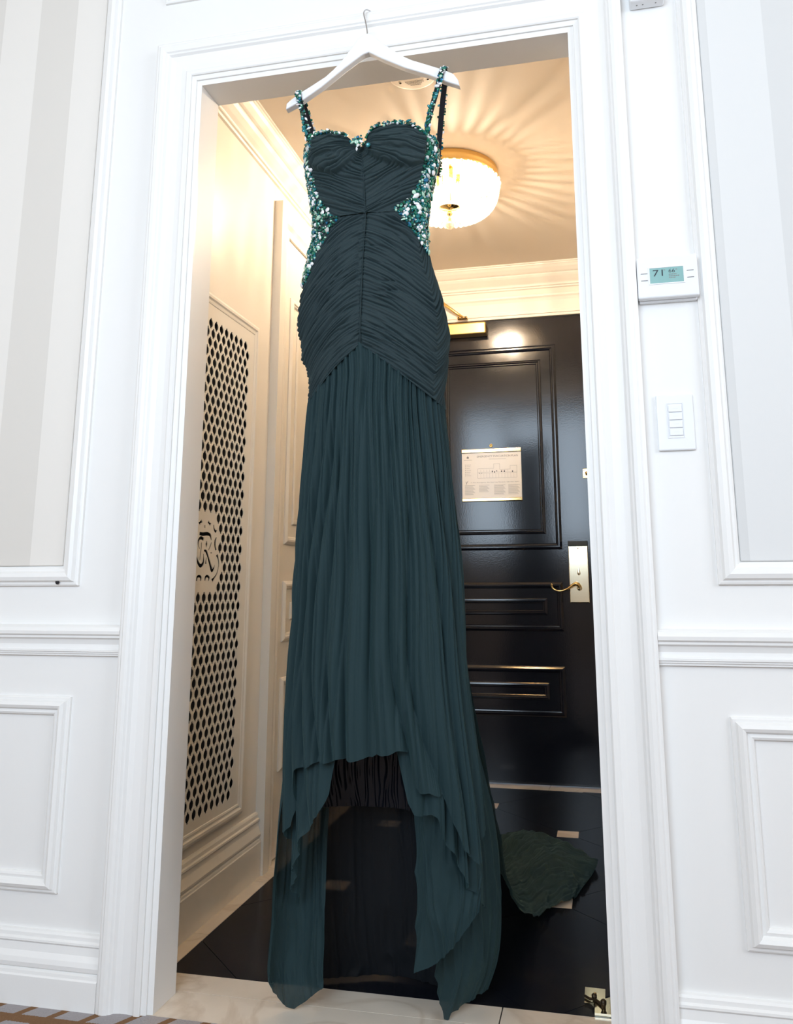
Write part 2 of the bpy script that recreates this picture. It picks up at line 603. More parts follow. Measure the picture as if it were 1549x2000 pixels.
# cream border along the left wall and in front of the door
BX0, BX1, BY0, BY1 = -1.000, 0.063, 0.176, 1.968
ys = [0.176, 0.375, 0.74, 1.10, 1.46, 1.82, DY + 0.06]
for a, b in zip(ys[:-1], ys[1:]):
    rect_tile('border_strip', HL - 0.02, BX0, a, b, M['cream'])
    rect_tile('border_strip', BX1, HR, a, b, M['cream'])
poly_tile('border_strip', [(BX0 + G, BY1 + G), (-0.2605, BY1 + G), (-0.2540, DY + 0.06), (BX0 + G, DY + 0.06)], M['cream'])
poly_tile('border_strip', [(-0.2585, BY1 + G), (BX1 - G, BY1 + G), (BX1 - G, DY + 0.06), (-0.2520, DY + 0.06)], M['cream'])


def clip_poly(pts, nx, ny, d):
    """keep nx*x + ny*y <= d"""
    out = []
    for i, p in enumerate(pts):
        q = pts[(i + 1) % len(pts)]
        a, b = nx * p[0] + ny * p[1] - d, nx * q[0] + ny * q[1] - d
        if a <= 0:
            out.append(p)
        if (a < 0 < b) or (b < 0 < a):
            s = a / (a - b)
            out.append((p[0] + s * (q[0] - p[0]), p[1] + s * (q[1] - p[1])))
    return out


DXG, DYG = 0.319, 0.3095
dots = []
for i in range(-5, 5):
    for j in range(-5, 12):
        if (i + j) % 2 == 0:
            dots.append((-0.1560 + i * DXG, 1.3780 + (j - 4) * DYG))
hs = 0.0365
for cx_, cy_ in dots:
    p = [(cx_ - hs, cy_ - hs), (cx_ + hs, cy_ - hs), (cx_ + hs, cy_ + hs), (cx_ - hs, cy_ + hs)]
    for n_ in ((1, 0, BX1 - G), (-1, 0, -BX0 - G), (0, 1, BY1 - G), (0, -1, -BY0 - G)):
        p = clip_poly(p, *n_)
    if len(p) >= 3 and (max(q[0] for q in p) - min(q[0] for q in p)) > 0.004 and (max(q[1] for q in p) - min(q[1] for q in p)) > 0.004:
        poly_tile('inset_tile', p, M['cream'])
for i in range(-5, 5):
    for j in range(-5, 12):
        if (i + j) % 2 == 1:      # centre of a black diamond
            cx_, cy_ = -0.1560 + i * DXG, 1.3780 + (j - 4) * DYG
            p = [(cx_ - DXG, cy_), (cx_, cy_ - DYG), (cx_ + DXG, cy_), (cx_, cy_ + DYG)]
            g2 = 0.0009
            L = math.hypot(1 / DXG, 1 / DYG)
            for sx, sy in ((1, 1), (1, -1), (-1, 1), (-1, -1)):
                p = clip_poly(p, sx / DXG, sy / DYG, 1 - g2 * L + (sx * cx_ / DXG + sy * cy_ / DYG))
            p = clip_poly(p, 1, 0, cx_ + DXG - hs - G)
            p = clip_poly(p, -1, 0, -(cx_ - DXG + hs + G))
            p = clip_poly(p, 0, 1, cy_ + DYG - hs - G)
            p = clip_poly(p, 0, -1, -(cy_ - DYG + hs + G))
            for n_ in ((1, 0, BX1 - G), (-1, 0, -BX0 - G), (0, 1, BY1 - G), (0, -1, -BY0 - G)):
                p = clip_poly(p, *n_)
                if len(p) < 3:
                    break
            if len(p) >= 3:
                poly_tile('black_tile', p, M['black_marble'])


# ------------------------------------------------------------------ doors
BOLE = [(0, 0), (0, 0.004), (0.004, 0.007), (0.010, 0.011), (0.016, 0.011), (0.019, 0.007), (0.023, 0.006), (0.027, 0.001), (0.027, 0.0)]
INNER = [(0, 0), (0, 0.003), (0.004, 0.006), (0.010, 0.007), (0.014, 0.003), (0.018, 0.003), (0.022, 0.0)]


def panel_door(name, plane, u0, u1, zt, mat, panels, thick):
    """plane(u, v, h): h out of the visible face"""
    vs = [plane(u0, 0.006, 0), plane(u1, 0.006, 0), plane(u1, zt, 0), plane(u0, zt, 0),
          plane(u0, 0.006, -thick), plane(u1, 0.006, -thick), plane(u1, zt, -thick), plane(u0, zt, -thick)]
    fs = [(0, 1, 2, 3), (7, 6, 5, 4), (0, 4, 5, 1), (1, 5, 6, 2), (2, 6, 7, 3), (3, 7, 4, 0)]
    d = structure(fix_normals(mesh_obj(name, vs, fs, mat)))
    for (a, b, c, e) in panels:
        frame('panel_molding', (a, b, c, e), BOLE, plane, mat, d)
        i = 0.070
        if e - c > 0.18:
            frame('raised_panel', (a + i, b - i, c + i, e - i), INNER + [(0.0221, 0.0015)], plane, mat, d)
    return d


front_door = panel_door('door_1', lambda u, v, h: (u, DY - h, v), -0.932, 0.002, 2.094, M['door_black'],
                        [(-0.765, -0.168, 1.002, 1.957), (-0.765, -0.172, 0.645, 0.858), (-0.765, -0.175, 0.285, 0.496)], 0.045)

# white casing over and beside the black door
C2 = [(0.0, 0.0), (0.0, 0.010), (0.012, 0.012), (0.013, 0.017), (0.028, 0.019), (0.030, 0.015), (0.075, 0.014), (0.088, 0.019), (0.095, 0.025), (0.104, 0.026), (0.108, 0.022), (0.108, 0.0)]
trim_fd = structure(empty('trim_6', (-0.465, DY, 0)))
XL2, XR2, ZT2 = -0.935, 0.005, 2.097


def casing2(name, p0, p1, mat, par):
    n = len(p0)
    fs = [(i, (i + 1) % n, n + (i + 1) % n, n + i) for i in range(n)] + [tuple(range(n)), tuple(range(2 * n - 1, n - 1, -1))]
    return fix_normals(mesh_obj(name, p0 + p1, fs, mat, par))


yb = DY - 0.004
casing2('casing_leg', [(XL2 - d, yb - h, 0) for d, h in C2], [(XL2 - d, yb - h, ZT2 + d) for d, h in C2], M['hall'], trim_fd)
casing2('casing_leg', [(XR2 + d, yb - h, 0) for d, h in C2], [(XR2 + d, yb - h, ZT2 + d) for d, h in C2], M['hall'], trim_fd)
casing2('casing_head', [(XL2 - d, yb - h, ZT2 + d) for d, h in C2], [(XR2 + d, yb - h, ZT2 + d) for d, h in C2], M['hall'], trim_fd)

# white panelled door in the left wall of the hall with its thick casing
CY0, CY1 = 0.7845, 1.90
white_door = panel_door('door_2', lambda u, v, h: (HL + 0.008 + h, u, v), 0.888, 1.800, 2.085, M['hall'],
                        [(0.926, 1.745, 0.990, 1.870), (0.926, 1.745, 0.668, 0.866), (0.926, 1.745, 0.262, 0.552)], 0.006)
trim_wd = structure(empty('trim_7', (HL, 1.34, 0)))
C3 = [(0.0, 0.0), (0.0, 0.017), (0.010, 0.019), (0.016, 0.015), (0.028, 0.015), (0.040, 0.024), (0.052, 0.027), (0.058, 0.029), (0.098, 0.029), (0.098, 0.0)]
YA, YB, ZT3 = 0.8825, 1.805, 2.082
casing2('casing_leg', [(HL + h, YA - d, 0) for d, h in C3], [(HL + h, YA - d, ZT3 + d) for d, h in C3], M['hall'], trim_wd)
casing2('casing_leg', [(HL + h, YB + d, 0) for d, h in C3], [(HL + h, YB + d, ZT3 + d) for d, h in C3], M['hall'], trim_wd)
casing2('casing_head', [(HL + h, YA - d, ZT3 + d) for d, h in C3], [(HL + h, YB + d, ZT3 + d) for d, h in C3], M['hall'], trim_wd)

# --- furniture of the black door
lock = MB()
lp = bevel_box('lock_plate', -0.1415, -0.0560, DY - 0.026, DY - 0.0005, 0.7685, 1.0165, M['brass_pale'], front_door, 0.003, 2)
bevel_box('lock_cap', -0.1420, -0.0555, DY - 0.030, DY - 0.0005, 1.0170, 1.0370, M['ink'], front_door, 0.002, 2)
vs, fs = lathe_verts([(0.0, -0.006), (0.004, -0.005), (0.0075, 0.0), (0.0065, 0.008), (0.004, 0.018), (0.0015, 0.028), (0.0, 0.030)], 12, (0, 0, 0))
kh = mesh_obj('keyhole_cover', [(-0.0985 + x, DY - 0.0265 + 0.3 * y, 0.893 + z) for x, y, z in vs], fs, M['brass_pale'], lp, True)
lathe('lock_button', [(0.0, 0.004), (0.010, 0.0035), (0.0120, 0.001), (0.0120, 0.0)], 20, (-0.0985, DY - 0.0262, 0.8325), M['brass_pale'], lp, 'Y')
lathe('screw', [(0.0, 0.0015), (0.003, 0.001), (0.0032, 0.0)], 10, (-0.0985, DY - 0.0262, 1.005), M['brass_pale'], lp, 'Y')
lev = smooth_path([(-0.099, DY - 0.012, 0.8400), (-0.0990, DY - 0.048, 0.8420), (-0.1090, DY - 0.056, 0.8500), (-0.1248, DY - 0.055, 0.8455), (-0.1496, DY - 0.052, 0.8289),
                   (-0.1758, DY - 0.050, 0.8201), (-0.198, DY - 0.048, 0.8217), (-0.2128, DY - 0.047, 0.8313), (-0.2185, DY - 0.047, 0.8445), (-0.2130, DY - 0.047, 0.8500)], 6)
rad = [0.0085 if i < 14 else max(0.0042, 0.0085 - (i - 14) * 0.00035) for i in range(len(lev))]
rad[-7:] = [0.0045, 0.005, 0.006, 0.0068, 0.0068, 0.006, 0.003]
vs, fs = tube_verts(lev, rad, 10)
mesh_obj('lever_handle', vs, fs, M['brass'], front_door, True)
lathe('peephole', [(0.0, 0.002), (0.004, 0.002), (0.0045, 0.005), (0.0078, 0.004), (0.0085, 0.0)], 20, (-0.4796, DY - 0.0005, 1.4860), M['brass'], front_door, 'Y')
gp = bevel_box('guard_plate', -0.0640, -0.0290, DY - 0.006, DY - 0.0005, 1.3190, 1.3620, M['brass'], front_door, 0.0015, 2)
lathe('guard_knob', [(0.0, 0.030), (0.006, 0.028), (0.0075, 0.022), (0.004, 0.015), (0.004, 0.0)], 14, (-0.046, DY - 0.006, 1.3400), M['brass'], gp, 'Y')
for z_ in (1.3255, 1.3555):
    lathe('screw', [(0.0, 0.0012), (0.0022, 0.001), (0.0025, 0.0)], 8, (-0.0585, DY - 0.006, z_), M['bronze'], gp, 'Y')

# --- door closer
clo = empty('door_closer', (-0.69, DY, 2.018))
tag(clo, 'satin gold overhead closer at the top of the black door', 'door closer')
bevel_box('closer_body', -0.885, -0.4850, DY - 0.062, DY - 0.0005, 2.0180, 2.0765, M['brass_brushed'], clo, 0.007, 3)
vs, fs = tube_verts([(-0.80, DY - 0.035, 2.0770), (-0.80, DY - 0.035, 2.098)], 0.011, 12)
mesh_obj('pinion', vs, fs, M['brass_brushed'], clo, True)
vs, fs = tube_verts([(-0.80, DY - 0.040, 2.0930), (-0.735, DY - 0.075, 2.200), (-0.690, DY - 0.060, 2.1830)], 0.007, 8)
mesh_obj('main_arm', vs, fs, M['brass_brushed'], clo, True)
vs, fs = tube_verts([(-0.735, DY - 0.070, 2.2180), (-0.6214, DY - 0.040, 2.1280), (-0.598, DY - 0.034, 2.1140)], [0.0075, 0.0075, 0.005], 8)
mesh_obj('forearm', vs, fs, M['brass_brushed'], clo, True)
sh = bevel_box('arm_shoe', -0.6240, -0.5750, DY - 0.050, DY - 0.022, 2.1020, 2.1120, M['brass'], clo, 0.002, 2)
for x_ in (-0.616, -0.6000, -0.584):
    lathe('screw', [(0.0, 0.0015), (0.0032, 0.001), (0.0034, 0.0)], 8, (x_, DY - 0.050, 2.1070), M['bronze'], sh, 'Y')

# --- evacuation plan on the black door
ev = empty('evacuation_plan', (-0.4785, DY - 0.003, 1.2255))
tag(ev, 'framed emergency evacuation plan with brass bars on the black door', 'sign')
PY = DY - 0.0085
bevel_box('plan_sheet', -0.6170, -0.3400, PY, DY - 0.0005, 1.2280, 1.4690, M['paper'], ev, 0.0006, 1)
bevel_box('holder_bar', -0.6185, -0.3390, PY - 0.004, DY - 0.0005, 1.4525, 1.4710, M['brass'], ev, 0.0025, 3)
bevel_box('holder_bar', -0.6185, -0.3390, PY - 0.004, DY - 0.0005, 1.2250, 1.2410, M['brass'], ev, 0.0025, 3)
ty = PY - 0.0004
text_mesh('title_lettering', 'EMERGENCY EVACUATION PLAN', -0.5450, 1.4305, 0.1900, 0.0088, ty, M['grey_ink'], ev)
text_mesh('notice_lettering', 'In Fire Emergency, Do Not Use Elevator, Use Exit Stairs', -0.5760, 1.3100, 0.2240, 0.0052, ty, M['grey_ink'], ev)
pl = MB()


def stroke(x0, z0, x1, z1, wd=0.0007):
    if abs(x1 - x0) >= abs(z1 - z0):
        pl.box(min(x0, x1), max(x0, x1), ty, ty + 0.0003, z0 - wd / 2, z0 + wd / 2)
    else:
        pl.box(x0 - wd / 2, x0 + wd / 2, ty, ty + 0.0003, min(z0, z1), max(z0, z1))


x0, x1, z0, z1 = -0.5430, -0.3610, 1.3330, 1.3775
zm = 1.3555
stroke(x0, z0, x1, z0); stroke(x0, z0, x0, z1); stroke(x0, z1, -0.468, z1); stroke(-0.468, z1, -0.468, 1.3985)
stroke(-0.468, 1.3985, -0.440, 1.3985); stroke(-0.440, 1.3985, -0.440, 1.3720); stroke(-0.440, 1.3720, -0.392, 1.3720)
stroke(-0.392, 1.3720, -0.392, 1.3890); stroke(-0.392, 1.3890, x1, 1.3890); stroke(x1, z0, x1, 1.3890)
stroke(x0, zm, x1, zm, 0.0005); stroke(x0, zm + 0.005, x1, zm + 0.005, 0.0005)
for k in range(1, 13):
    xx = x0 + (x1 - x0) * k / 13
    stroke(xx, z0, xx, zm, 0.0004)
    if k < 6 or 7 < k < 11:
        stroke(xx, zm + 0.005, xx, 1.3715, 0.0004)
pl.build('floor_plan_drawing', M['grey_ink'], ev)
pl = MB()
for k in range(7):
    pl.box(-0.6020, -0.5990, ty, ty + 0.0003, 1.3960 - k * 0.0085, 1.3985 - k * 0.0085)
    stroke(-0.5960, 1.3970 - k * 0.0085, -0.5740 - 0.003 * (k % 3), 1.3970 - k * 0.0085, 0.0008)
for cxx in ((-0.605, -0.557), (-0.538, -0.490), (-0.468, -0.415), (-0.402, -0.349)):
    for k in range(11):
        if k > 7 and cxx[0] == -0.538:
            continue
        stroke(cxx[0], 1.3000 - k * 0.0043, cxx[1] - 0.010 * ((k * 7) % 4) / 3, 1.3000 - k * 0.0043, 0.0009)
stroke(-0.4900, 1.4215, -0.4100, 1.4215, 0.0009)
stroke(-0.6080, 1.4200, -0.5690, 1.4200, 0.0014)
pl.build('fine_print', M['grey_ink'], ev)['kind'] = 'stuff'
pl = MB()
for (a, b, c, e) in ((-0.477, 1.359, -0.4725, 1.3665), (-0.466, 1.3575, -0.462, 1.3635), (-0.456, 1.363, -0.452, 1.367), (-0.434, 1.3590, -0.4290, 1.3660), (-0.4215, 1.3590, -0.4165, 1.3660), (-0.5355, 1.3540, -0.5330, 1.3580), (-0.5260, 1.3540, -0.5235, 1.3575), (-0.383, 1.357, -0.379, 1.365)):
    pl.box(a, c, ty, ty + 0.0003, b, e)
pl.build('stair_symbol', M['ink'], ev)['kind'] = 'stuff'
vs = [(-0.5940, ty, 1.4270), (-0.5840, ty, 1.4270), (-0.5840, ty, 1.4335), (-0.5865, ty, 1.4345), (-0.5880, ty, 1.4375), (-0.5890, ty, 1.4395), (-0.5900, ty, 1.4375), (-0.5915, ty, 1.4345), (-0.5940, ty, 1.4335)]
mesh_obj('crest_mark', vs, [tuple(range(len(vs)))], M['grey_ink'], ev)
vs, fs = tube_verts([(-0.5995, ty, 1.3190), (-0.5960, ty, 1.3120), (-0.5900, ty, 1.3205), (-0.5960, ty, 1.3110), (-0.5990, ty, 1.3035)], 0.0008, 5)
mesh_obj('runner_symbol', vs, fs, M['ink'], ev)

# ------------------------------------------------------------------ pierced grille in the left hall wall
gr = empty('vent_grille', (HL + 0.01, (GY0 + GY1) / 2, GZ0))
tag(gr, 'cream pierced quatrefoil vent grille with a monogram in the hall wall', 'grille')
PROF_GR = [(0, 0), (0, 0.006), (0.003, 0.010), (0.010, 0.013), (0.017, 0.013), (0.021, 0.009), (0.025, 0.008), (0.028, 0.011), (0.033, 0.010), (0.038, 0.005), (0.040, 0.004), (0.040, 0.0)]
GX = HL + 0.010
frame('grille_frame', (GY0, GY1, GZ0 - 0.012, GZ1 + 0.012), PROF_GR, lambda u, v, h: (HL + 0.0005 + h, u, v), M['hall'], gr)
MB().box(HL - 0.008, HL - 0.003, GY0 + 0.005, GY1 - 0.005, GZ0 - 0.005, GZ1 + 0.005).build('cavity_shade_plate', M['dark'], gr)  # black plate close behind the panel stands in for the shade in the holes
cu = bpy.data.curves.new('pierced_panel', 'CURVE')
cu.dimensions = '2D'
cu.fill_mode = 'BOTH'
cu.extrude = 0.0011


def spl(pts):
    s = cu.splines.new('POLY')
    s.points.add(len(pts) - 1)
    for i, (a, b) in enumerate(pts):
        s.points[i].co = (a, b, 0, 1)
    s.use_cyclic_u = True


spl([(GY0 + 0.030, GZ0 + 0.016), (GY1 - 0.030, GZ0 + 0.016), (GY1 - 0.030, GZ1 - 0.016), (GY0 + 0.030, GZ1 - 0.016)])
q = [(0.0, 0.0158), (0.0028, 0.0150), (0.0042, 0.0132), (0.0042, 0.0110), (0.0074, 0.0092), (0.0108, 0.0056), (0.0120, 0.0)]
quad = q + [(a, -b) for a, b in q[::-1][1:]]
quat = quad + [(-a, b) for a, b in quad[::-1][1:-1]]
PY_, PZ_ = 0.0332, 0.0273
THR = [0.425, 0.440, 0.457, 0.442, 0.458, 0.475, 0.461, 0.443]
for r_ in range(49):
    z_ = 1.5866 - r_ * PZ_
    for c_ in range(-7, 10):
        y_ = 0.3383 + c_ * PY_ + (PY_ / 2 if r_ % 2 else 0)
        if y_ > 0.597 or y_ < 0.178:
            continue
        if 20 <= r_ <= 27 and 0.743 - THR[r_ - 20] < y_ < THR[r_ - 20]:
            continue
        spl([(y_ + a, z_ + b) for a, b in quat])
MONO = [([(0.3242, 1.0176), (0.3312, 1.0225), (0.3401, 1.0267)], [20, 12, 20]), ([(0.3757, 1.0274), (0.3828, 1.0234), (0.391, 1.0194)], [18, 10, 22]), ([(0.3575, 1.0163), (0.3582, 1.0091)], [10, 9]),
        ([(0.4096, 1.0206), (0.4117, 1.0116), (0.4226, 1.003), (0.4303, 1.0072)], [8, 10, 18, 6]), ([(0.3293, 0.9926), (0.3493, 0.9916), (0.3759, 0.994), (0.3919, 0.9903), (0.399, 0.978)], [20, 22, 22, 18, 6]),
        ([(0.3545, 0.9776), (0.339, 0.9813), (0.3267, 0.9745), (0.3261, 0.9622), (0.3339, 0.9511)], [20, 20, 14, 8, 5]), ([(0.3425, 0.9690), (0.3425, 0.954), (0.3376, 0.9214)], [6, 8, 7]), ([(0.3721, 0.974), (0.3718, 0.9659), (0.3711, 0.9569)], [4, 16, 5]),
        ([(0.3997, 0.9717), (0.3947, 0.9615), (0.385, 0.9494)], [5, 9, 8]), ([(0.4282, 0.9868), (0.423, 0.9773), (0.4231, 0.9645), (0.4296, 0.951)], [8, 14, 14, 14]),
        ([(0.3590, 0.9480), (0.371, 0.9466), (0.384, 0.9323), (0.3999, 0.9094), (0.4111, 0.8952), (0.4205, 0.9007), (0.4255, 0.9108)], [10, 18, 14, 18, 24, 14, 4]),
        ([(0.319, 0.9305), (0.329, 0.915), (0.3447, 0.9066), (0.3588, 0.9157), (0.3590, 0.9298), (0.3560, 0.9393)], [5, 18, 22, 16, 9, 4]), ([(0.3740, 0.9300), (0.3728, 0.9124)], [6, 12]), ([(0.4011, 0.9451), (0.4014, 0.9415)], [10, 10]),
        ([(0.4368, 0.9393), (0.4462, 0.9267), (0.4498, 0.9103), (0.4417, 0.8883), (0.4269, 0.8755), (0.4138, 0.8673)], [20, 10, 8, 9, 12, 24]),
        ([(0.3248, 0.8665), (0.3292, 0.8768), (0.34, 0.8795), (0.349, 0.8752), (0.3469, 0.8665)], [10, 16, 16, 16, 8]), ([(0.3724, 0.8673), (0.376, 0.877), (0.3853, 0.8798), (0.3954, 0.8754), (0.3924, 0.8665)], [10, 16, 16, 16, 8])]
for pts, wd in MONO:
    P = smooth_path([(a, b, 0) for a, b in pts], 5)
    W = np.interp(np.linspace(0, len(pts) - 1, len(P)), range(len(wd)), wd) * 0.00022
    L_, R_ = [], []
    for i, p in enumerate(P):
        t_ = (P[min(i + 1, len(P) - 1)] - P[max(i - 1, 0)]).normalized()
        n_ = Vector((-t_.y, t_.x, 0)) * float(W[i])
        n_.x *= 1.5
        L_.append((p.x + n_.x, p.y + n_.y))
        R_.append((p.x - n_.x, p.y - n_.y))
    spl(L_ + R_[::-1])
tmp = bpy.data.objects.new('pierced_panel', cu)
COL.objects.link(tmp)
bpy.context.view_layer.update()
me = tmp.to_mesh()
vs = [(GX + v.co.z - 0.0022, v.co.x, v.co.y) for v in me.vertices]
fs = [tuple(p.vertices) for p in me.polygons]
tmp.to_mesh_clear()
bpy.data.objects.remove(tmp)
fix_normals(mesh_obj('pierced_panel', vs, fs, M['hall'], gr))

# ------------------------------------------------------------------ crystal basket ceiling light
CC = (-0.484, 1.029)


def mat_crystal():
    m = bpy.data.materials.new('cut_crystal')
    m.use_nodes = True
    nt = m.node_tree
    nt.nodes.clear()
    out = nd(nt, 'ShaderNodeOutputMaterial')
    tr = nd(nt, 'ShaderNodeBsdfTransparent')
    tr.inputs['Color'].default_value = (1, 0.97, 0.93, 1)
    gl = nd(nt, 'ShaderNodeBsdfGlossy')
    gl.inputs['Roughness'].default_value = 0.08
    tl = nd(nt, 'ShaderNodeBsdfTranslucent')
    tl.inputs['Color'].default_value = (1, 0.97, 0.92, 1)
    a = nd(nt, 'ShaderNodeMixShader')
    a.inputs[0].default_value = 0.5
    b = nd(nt, 'ShaderNodeMixShader')
    b.inputs[0].default_value = 0.85
    nt.links.new(gl.outputs[0], a.inputs[1])
    nt.links.new(tl.outputs[0], a.inputs[2])
    nt.links.new(tr.outputs[0], b.inputs[1])
    nt.links.new(a.outputs[0], b.inputs[2])
    nt.links.new(b.outputs[0], out.inputs['Surface'])
    return m


M['crystal'] = mat_crystal()


def mat_emit(name, col, s):
    m = bpy.data.materials.new(name)
    m.use_nodes = True
    nt = m.node_tree
    nt.nodes.clear()
    out = nd(nt, 'ShaderNodeOutputMaterial')
    e = nd(nt, 'ShaderNodeEmission')
    e.inputs['Color'].default_value = (*col, 1)
    e.inputs['Strength'].default_value = s
    nt.links.new(e.outputs[0], out.inputs['Surface'])
    return m


M['bulb'] = mat_emit('warm_bulb', (1.0, 0.83, 0.63), BULB)
ch = empty('crystal_ceiling_light', (CC[0], CC[1], CZ))
tag(ch, 'brass basket ceiling light with crystal strands glowing in the hall', 'ceiling light')
lathe('brass_ring', [(0.150, 2.345), (0.176, 2.345), (0.180, 2.340), (0.178, 2.336), (0.181, 2.331), (0.181, 2.322), (0.178, 2.318), (0.179, 2.312), (0.177, 2.306), (0.172, 2.304), (0.168, 2.306), (0.168, 2.344)], 64, (CC[0], CC[1], 0), M['brass_brushed'], ch)
# bead cage: strands from the ring, bulging out, in to a lower ring, then up to the rosette
bp = [(0.174, 2.303), (0.178, 2.280), (0.1765, 2.256), (0.170, 2.232), (0.157, 2.210), (0.137, 2.194), (0.110, 2.186), (0.082, 2.188), (0.056, 2.198), (0.034, 2.212)]
bp3 = smooth_path([(a, 0, b) for a, b in bp], 3)


def gem_verts(c, r, h, seg=6, tip=1.0):
    cx_, cy_, cz_ = c
    vs = [(cx_, cy_, cz_ + h * tip)]
    for rr, hh in ((0.75, 0.45), (1.0, 0.0), (0.75, -0.45)):
        for k in range(seg):
            w_ = 2 * PI * (k + 0.5 * (rr < 1)) / seg
            vs.append((cx_ + rr * r * math.cos(w_), cy_ + rr * r * math.sin(w_), cz_ + hh * h))
    vs.append((cx_, cy_, cz_ - h))
    fs = [(0, 1 + k, 1 + (k + 1) % seg) for k in range(seg)]
    for i in range(2):
        for k in range(seg):
            a, b = 1 + i * seg + k, 1 + i * seg + (k + 1) % seg
            fs.append((a, a + seg, b + seg, b))
    last = len(vs) - 1
    fs += [(last, 1 + 2 * seg + (k + 1) % seg, 1 + 2 * seg + k) for k in range(seg)]
    return vs, fs


st = MB()
for i, p in enumerate(bp3):
    k = min(1.0, 0.35 + p.x / 0.20)
    st.add(*gem_verts((p.x, 0, p.z), 0.0068 * k, 0.0068 * k, 6))
NS = 44
s0 = mesh_obj('crystal_strand', st.v, st.f, M['crystal'])
for k in range(NS):
    o = s0 if k == 0 else s0.copy()
    if k:
        COL.objects.link(o)
    o.parent = ch
    o.location = (0, 0, -CZ)
    o.rotation_euler = (0, 0, 2 * PI * k / NS)
# row of larger drops hung from the ring
dr = MB().add(*gem_verts((0.1845, 0, 2.292), 0.0060, 0.0150, 6, 0.7))
d0 = mesh_obj('crystal_drop', dr.v, dr.f, M['crystal'])
for k in range(36):
    o = d0 if k == 0 else d0.copy()
    if k:
        COL.objects.link(o)
    o.parent = ch
    o.location = (0, 0, -CZ)
    o.rotation_euler = (0, 0, 2 * PI * (k + 0.5) / 36)
lathe('rosette', [(0.0, 2.222), (0.020, 2.221), (0.036, 2.216), (0.040, 2.211), (0.034, 2.207), (0.018, 2.204), (0.008, 2.198), (0.006, 2.190), (0.011, 2.186), (0.012, 2.180), (0.006, 2.175), (0.004, 2.166), (0.007, 2.163), (0.003, 2.158), (0.0, 2.158)], 24, (CC[0], CC[1], 0), M['brass'], ch)
lathe('crystal_ball', [(0.0, 2.158), (0.009, 2.1555), (0.0150, 2.147), (0.0165, 2.139), (0.0135, 2.129), (0.007, 2.1235), (0.0, 2.122)], 16, (CC[0], CC[1], 0), M['crystal'], ch, smooth=False)
lathe('stem', [(0.0, 2.345), (0.007, 2.345), (0.007, 2.222), (0.0, 2.222)], 10, (CC[0], CC[1], 0), M['brass'], ch)
for k in range(3):
    a_ = 2 * PI * (k + 0.35) / 3
    bx, by = CC[0] + 0.040 * math.cos(a_), CC[1] + 0.040 * math.sin(a_)
    so = lathe('lamp_socket', [(0.0, 2.345), (0.012, 2.345), (0.012, 2.300), (0.0, 2.300)], 12, (bx, by, 0), M['brass'], ch)
    lathe('bulb', [(0.0, 2.300), (0.009, 2.298), (0.015, 2.286), (0.016, 2.276), (0.011, 2.260), (0.004, 2.249), (0.0, 2.247)], 12, (bx, by, 0), M['bulb'], so)

# ------------------------------------------------------------------ round plate on the hall ceiling
sp_ = empty('ceiling_speaker', (-0.4845, 0.4200, CZ))
tag(sp_, 'round cream plate with sounding holes and screws on hall ceiling', 'ceiling speaker')
lathe('cover_plate', [(0.0, -0.0042), (0.068, -0.0042), (0.0735, -0.003), (0.0745, 0.0)], 56, (-0.4845, 0.4200, CZ), M['ceil'], sp_)
for x_ in (-0.5270, -0.4420):
    lathe('screw', [(0.0, -0.0062), (0.0030, -0.0058), (0.0036, -0.0042)], 10, (x_, 0.4515, CZ), M['bronze'], sp_)
hl = MB()
for i in range(19):
    for j in range(3):
        x_ = -0.4845 + (i - 9) * 0.0030 + (0.0015 if j % 2 else 0)
        y_ = 0.4620 - j * 0.0060
        if abs(i - 9) > 9 - (2 if j == 0 else 0):
            continue
        hl.box(x_ - 0.0006, x_ + 0.0006, y_ - 0.0009, y_ + 0.0009, CZ - 0.0050, CZ - 0.0042)
hl.build('sounding_hole', M['ink'], sp_)['kind'] = 'stuff'
hl = MB()
for i in range(15):
    x_ = -0.5000 + i * 0.0022
    hl.box(x_, x_ + 0.0012 + 0.0005 * ((i * 5) % 3), 0.4680, 0.4700, CZ - 0.0046, CZ - 0.0042)
hl.build('printed_line', M['grey_ink'], sp_)['kind'] = 'stuff'

# ------------------------------------------------------------------ things on the wall right of the door
th = empty('thermostat', (0.1615, WY, 1.434))
tag(th, 'white thermostat with teal display reading 71 beside the door casing', 'thermostat')
TY = -0.0235
bevel_box('back_plate', 0.1035, 0.2195, -0.006, WY - 0.0003, 1.4330, 1.5260, M['plastic'], th, 0.002, 2)
bevel_box('body', 0.1005, 0.2225, TY, -0.0055, 1.4365, 1.5270, M['plastic'], th, 0.004, 3)
fr = frame('display_bezel', (0.1235, 0.1955, 1.4655, 1.5035), [(0, 0), (0, 0.0012), (0.0022, 0.0012), (0.0030, -0.0005)], lambda u, v, h: (u, TY - h, v), M['plastic'], th)
disp = MB().box(0.1262, 0.1930, TY - 0.0004, TY + 0.001, 1.4682, 1.5010).build('display', M['lcd'], th)
text_mesh('digits', '71', 0.1325, 1.4830, 0.0200, 0.0140, TY - 0.0006, M['ink'], disp)
text_mesh('digits', '66', 0.1640, 1.4893, 0.0125, 0.0078, TY - 0.0006, M['ink'], disp)
for z_, wds in ((1.4848, (0.0026, 0.0022, 0.0020, 0.0024, 0.0022)), (1.4811, (0.0026, 0.0024, 0.0022, 0.0026, 0.0030, 0.0030)), (1.4774, (0.0026, 0.0024, 0.0022, 0.0026))):
    e_ = MB()
    x_ = 0.1642
    for w_ in wds:
        e_.box(x_, x_ + w_, TY - 0.0007, TY - 0.0005, z_, z_ + 0.0018)
        x_ += w_ + 0.0009
    e_.build('small_print', M['grey_ink'], disp)['kind'] = 'stuff'
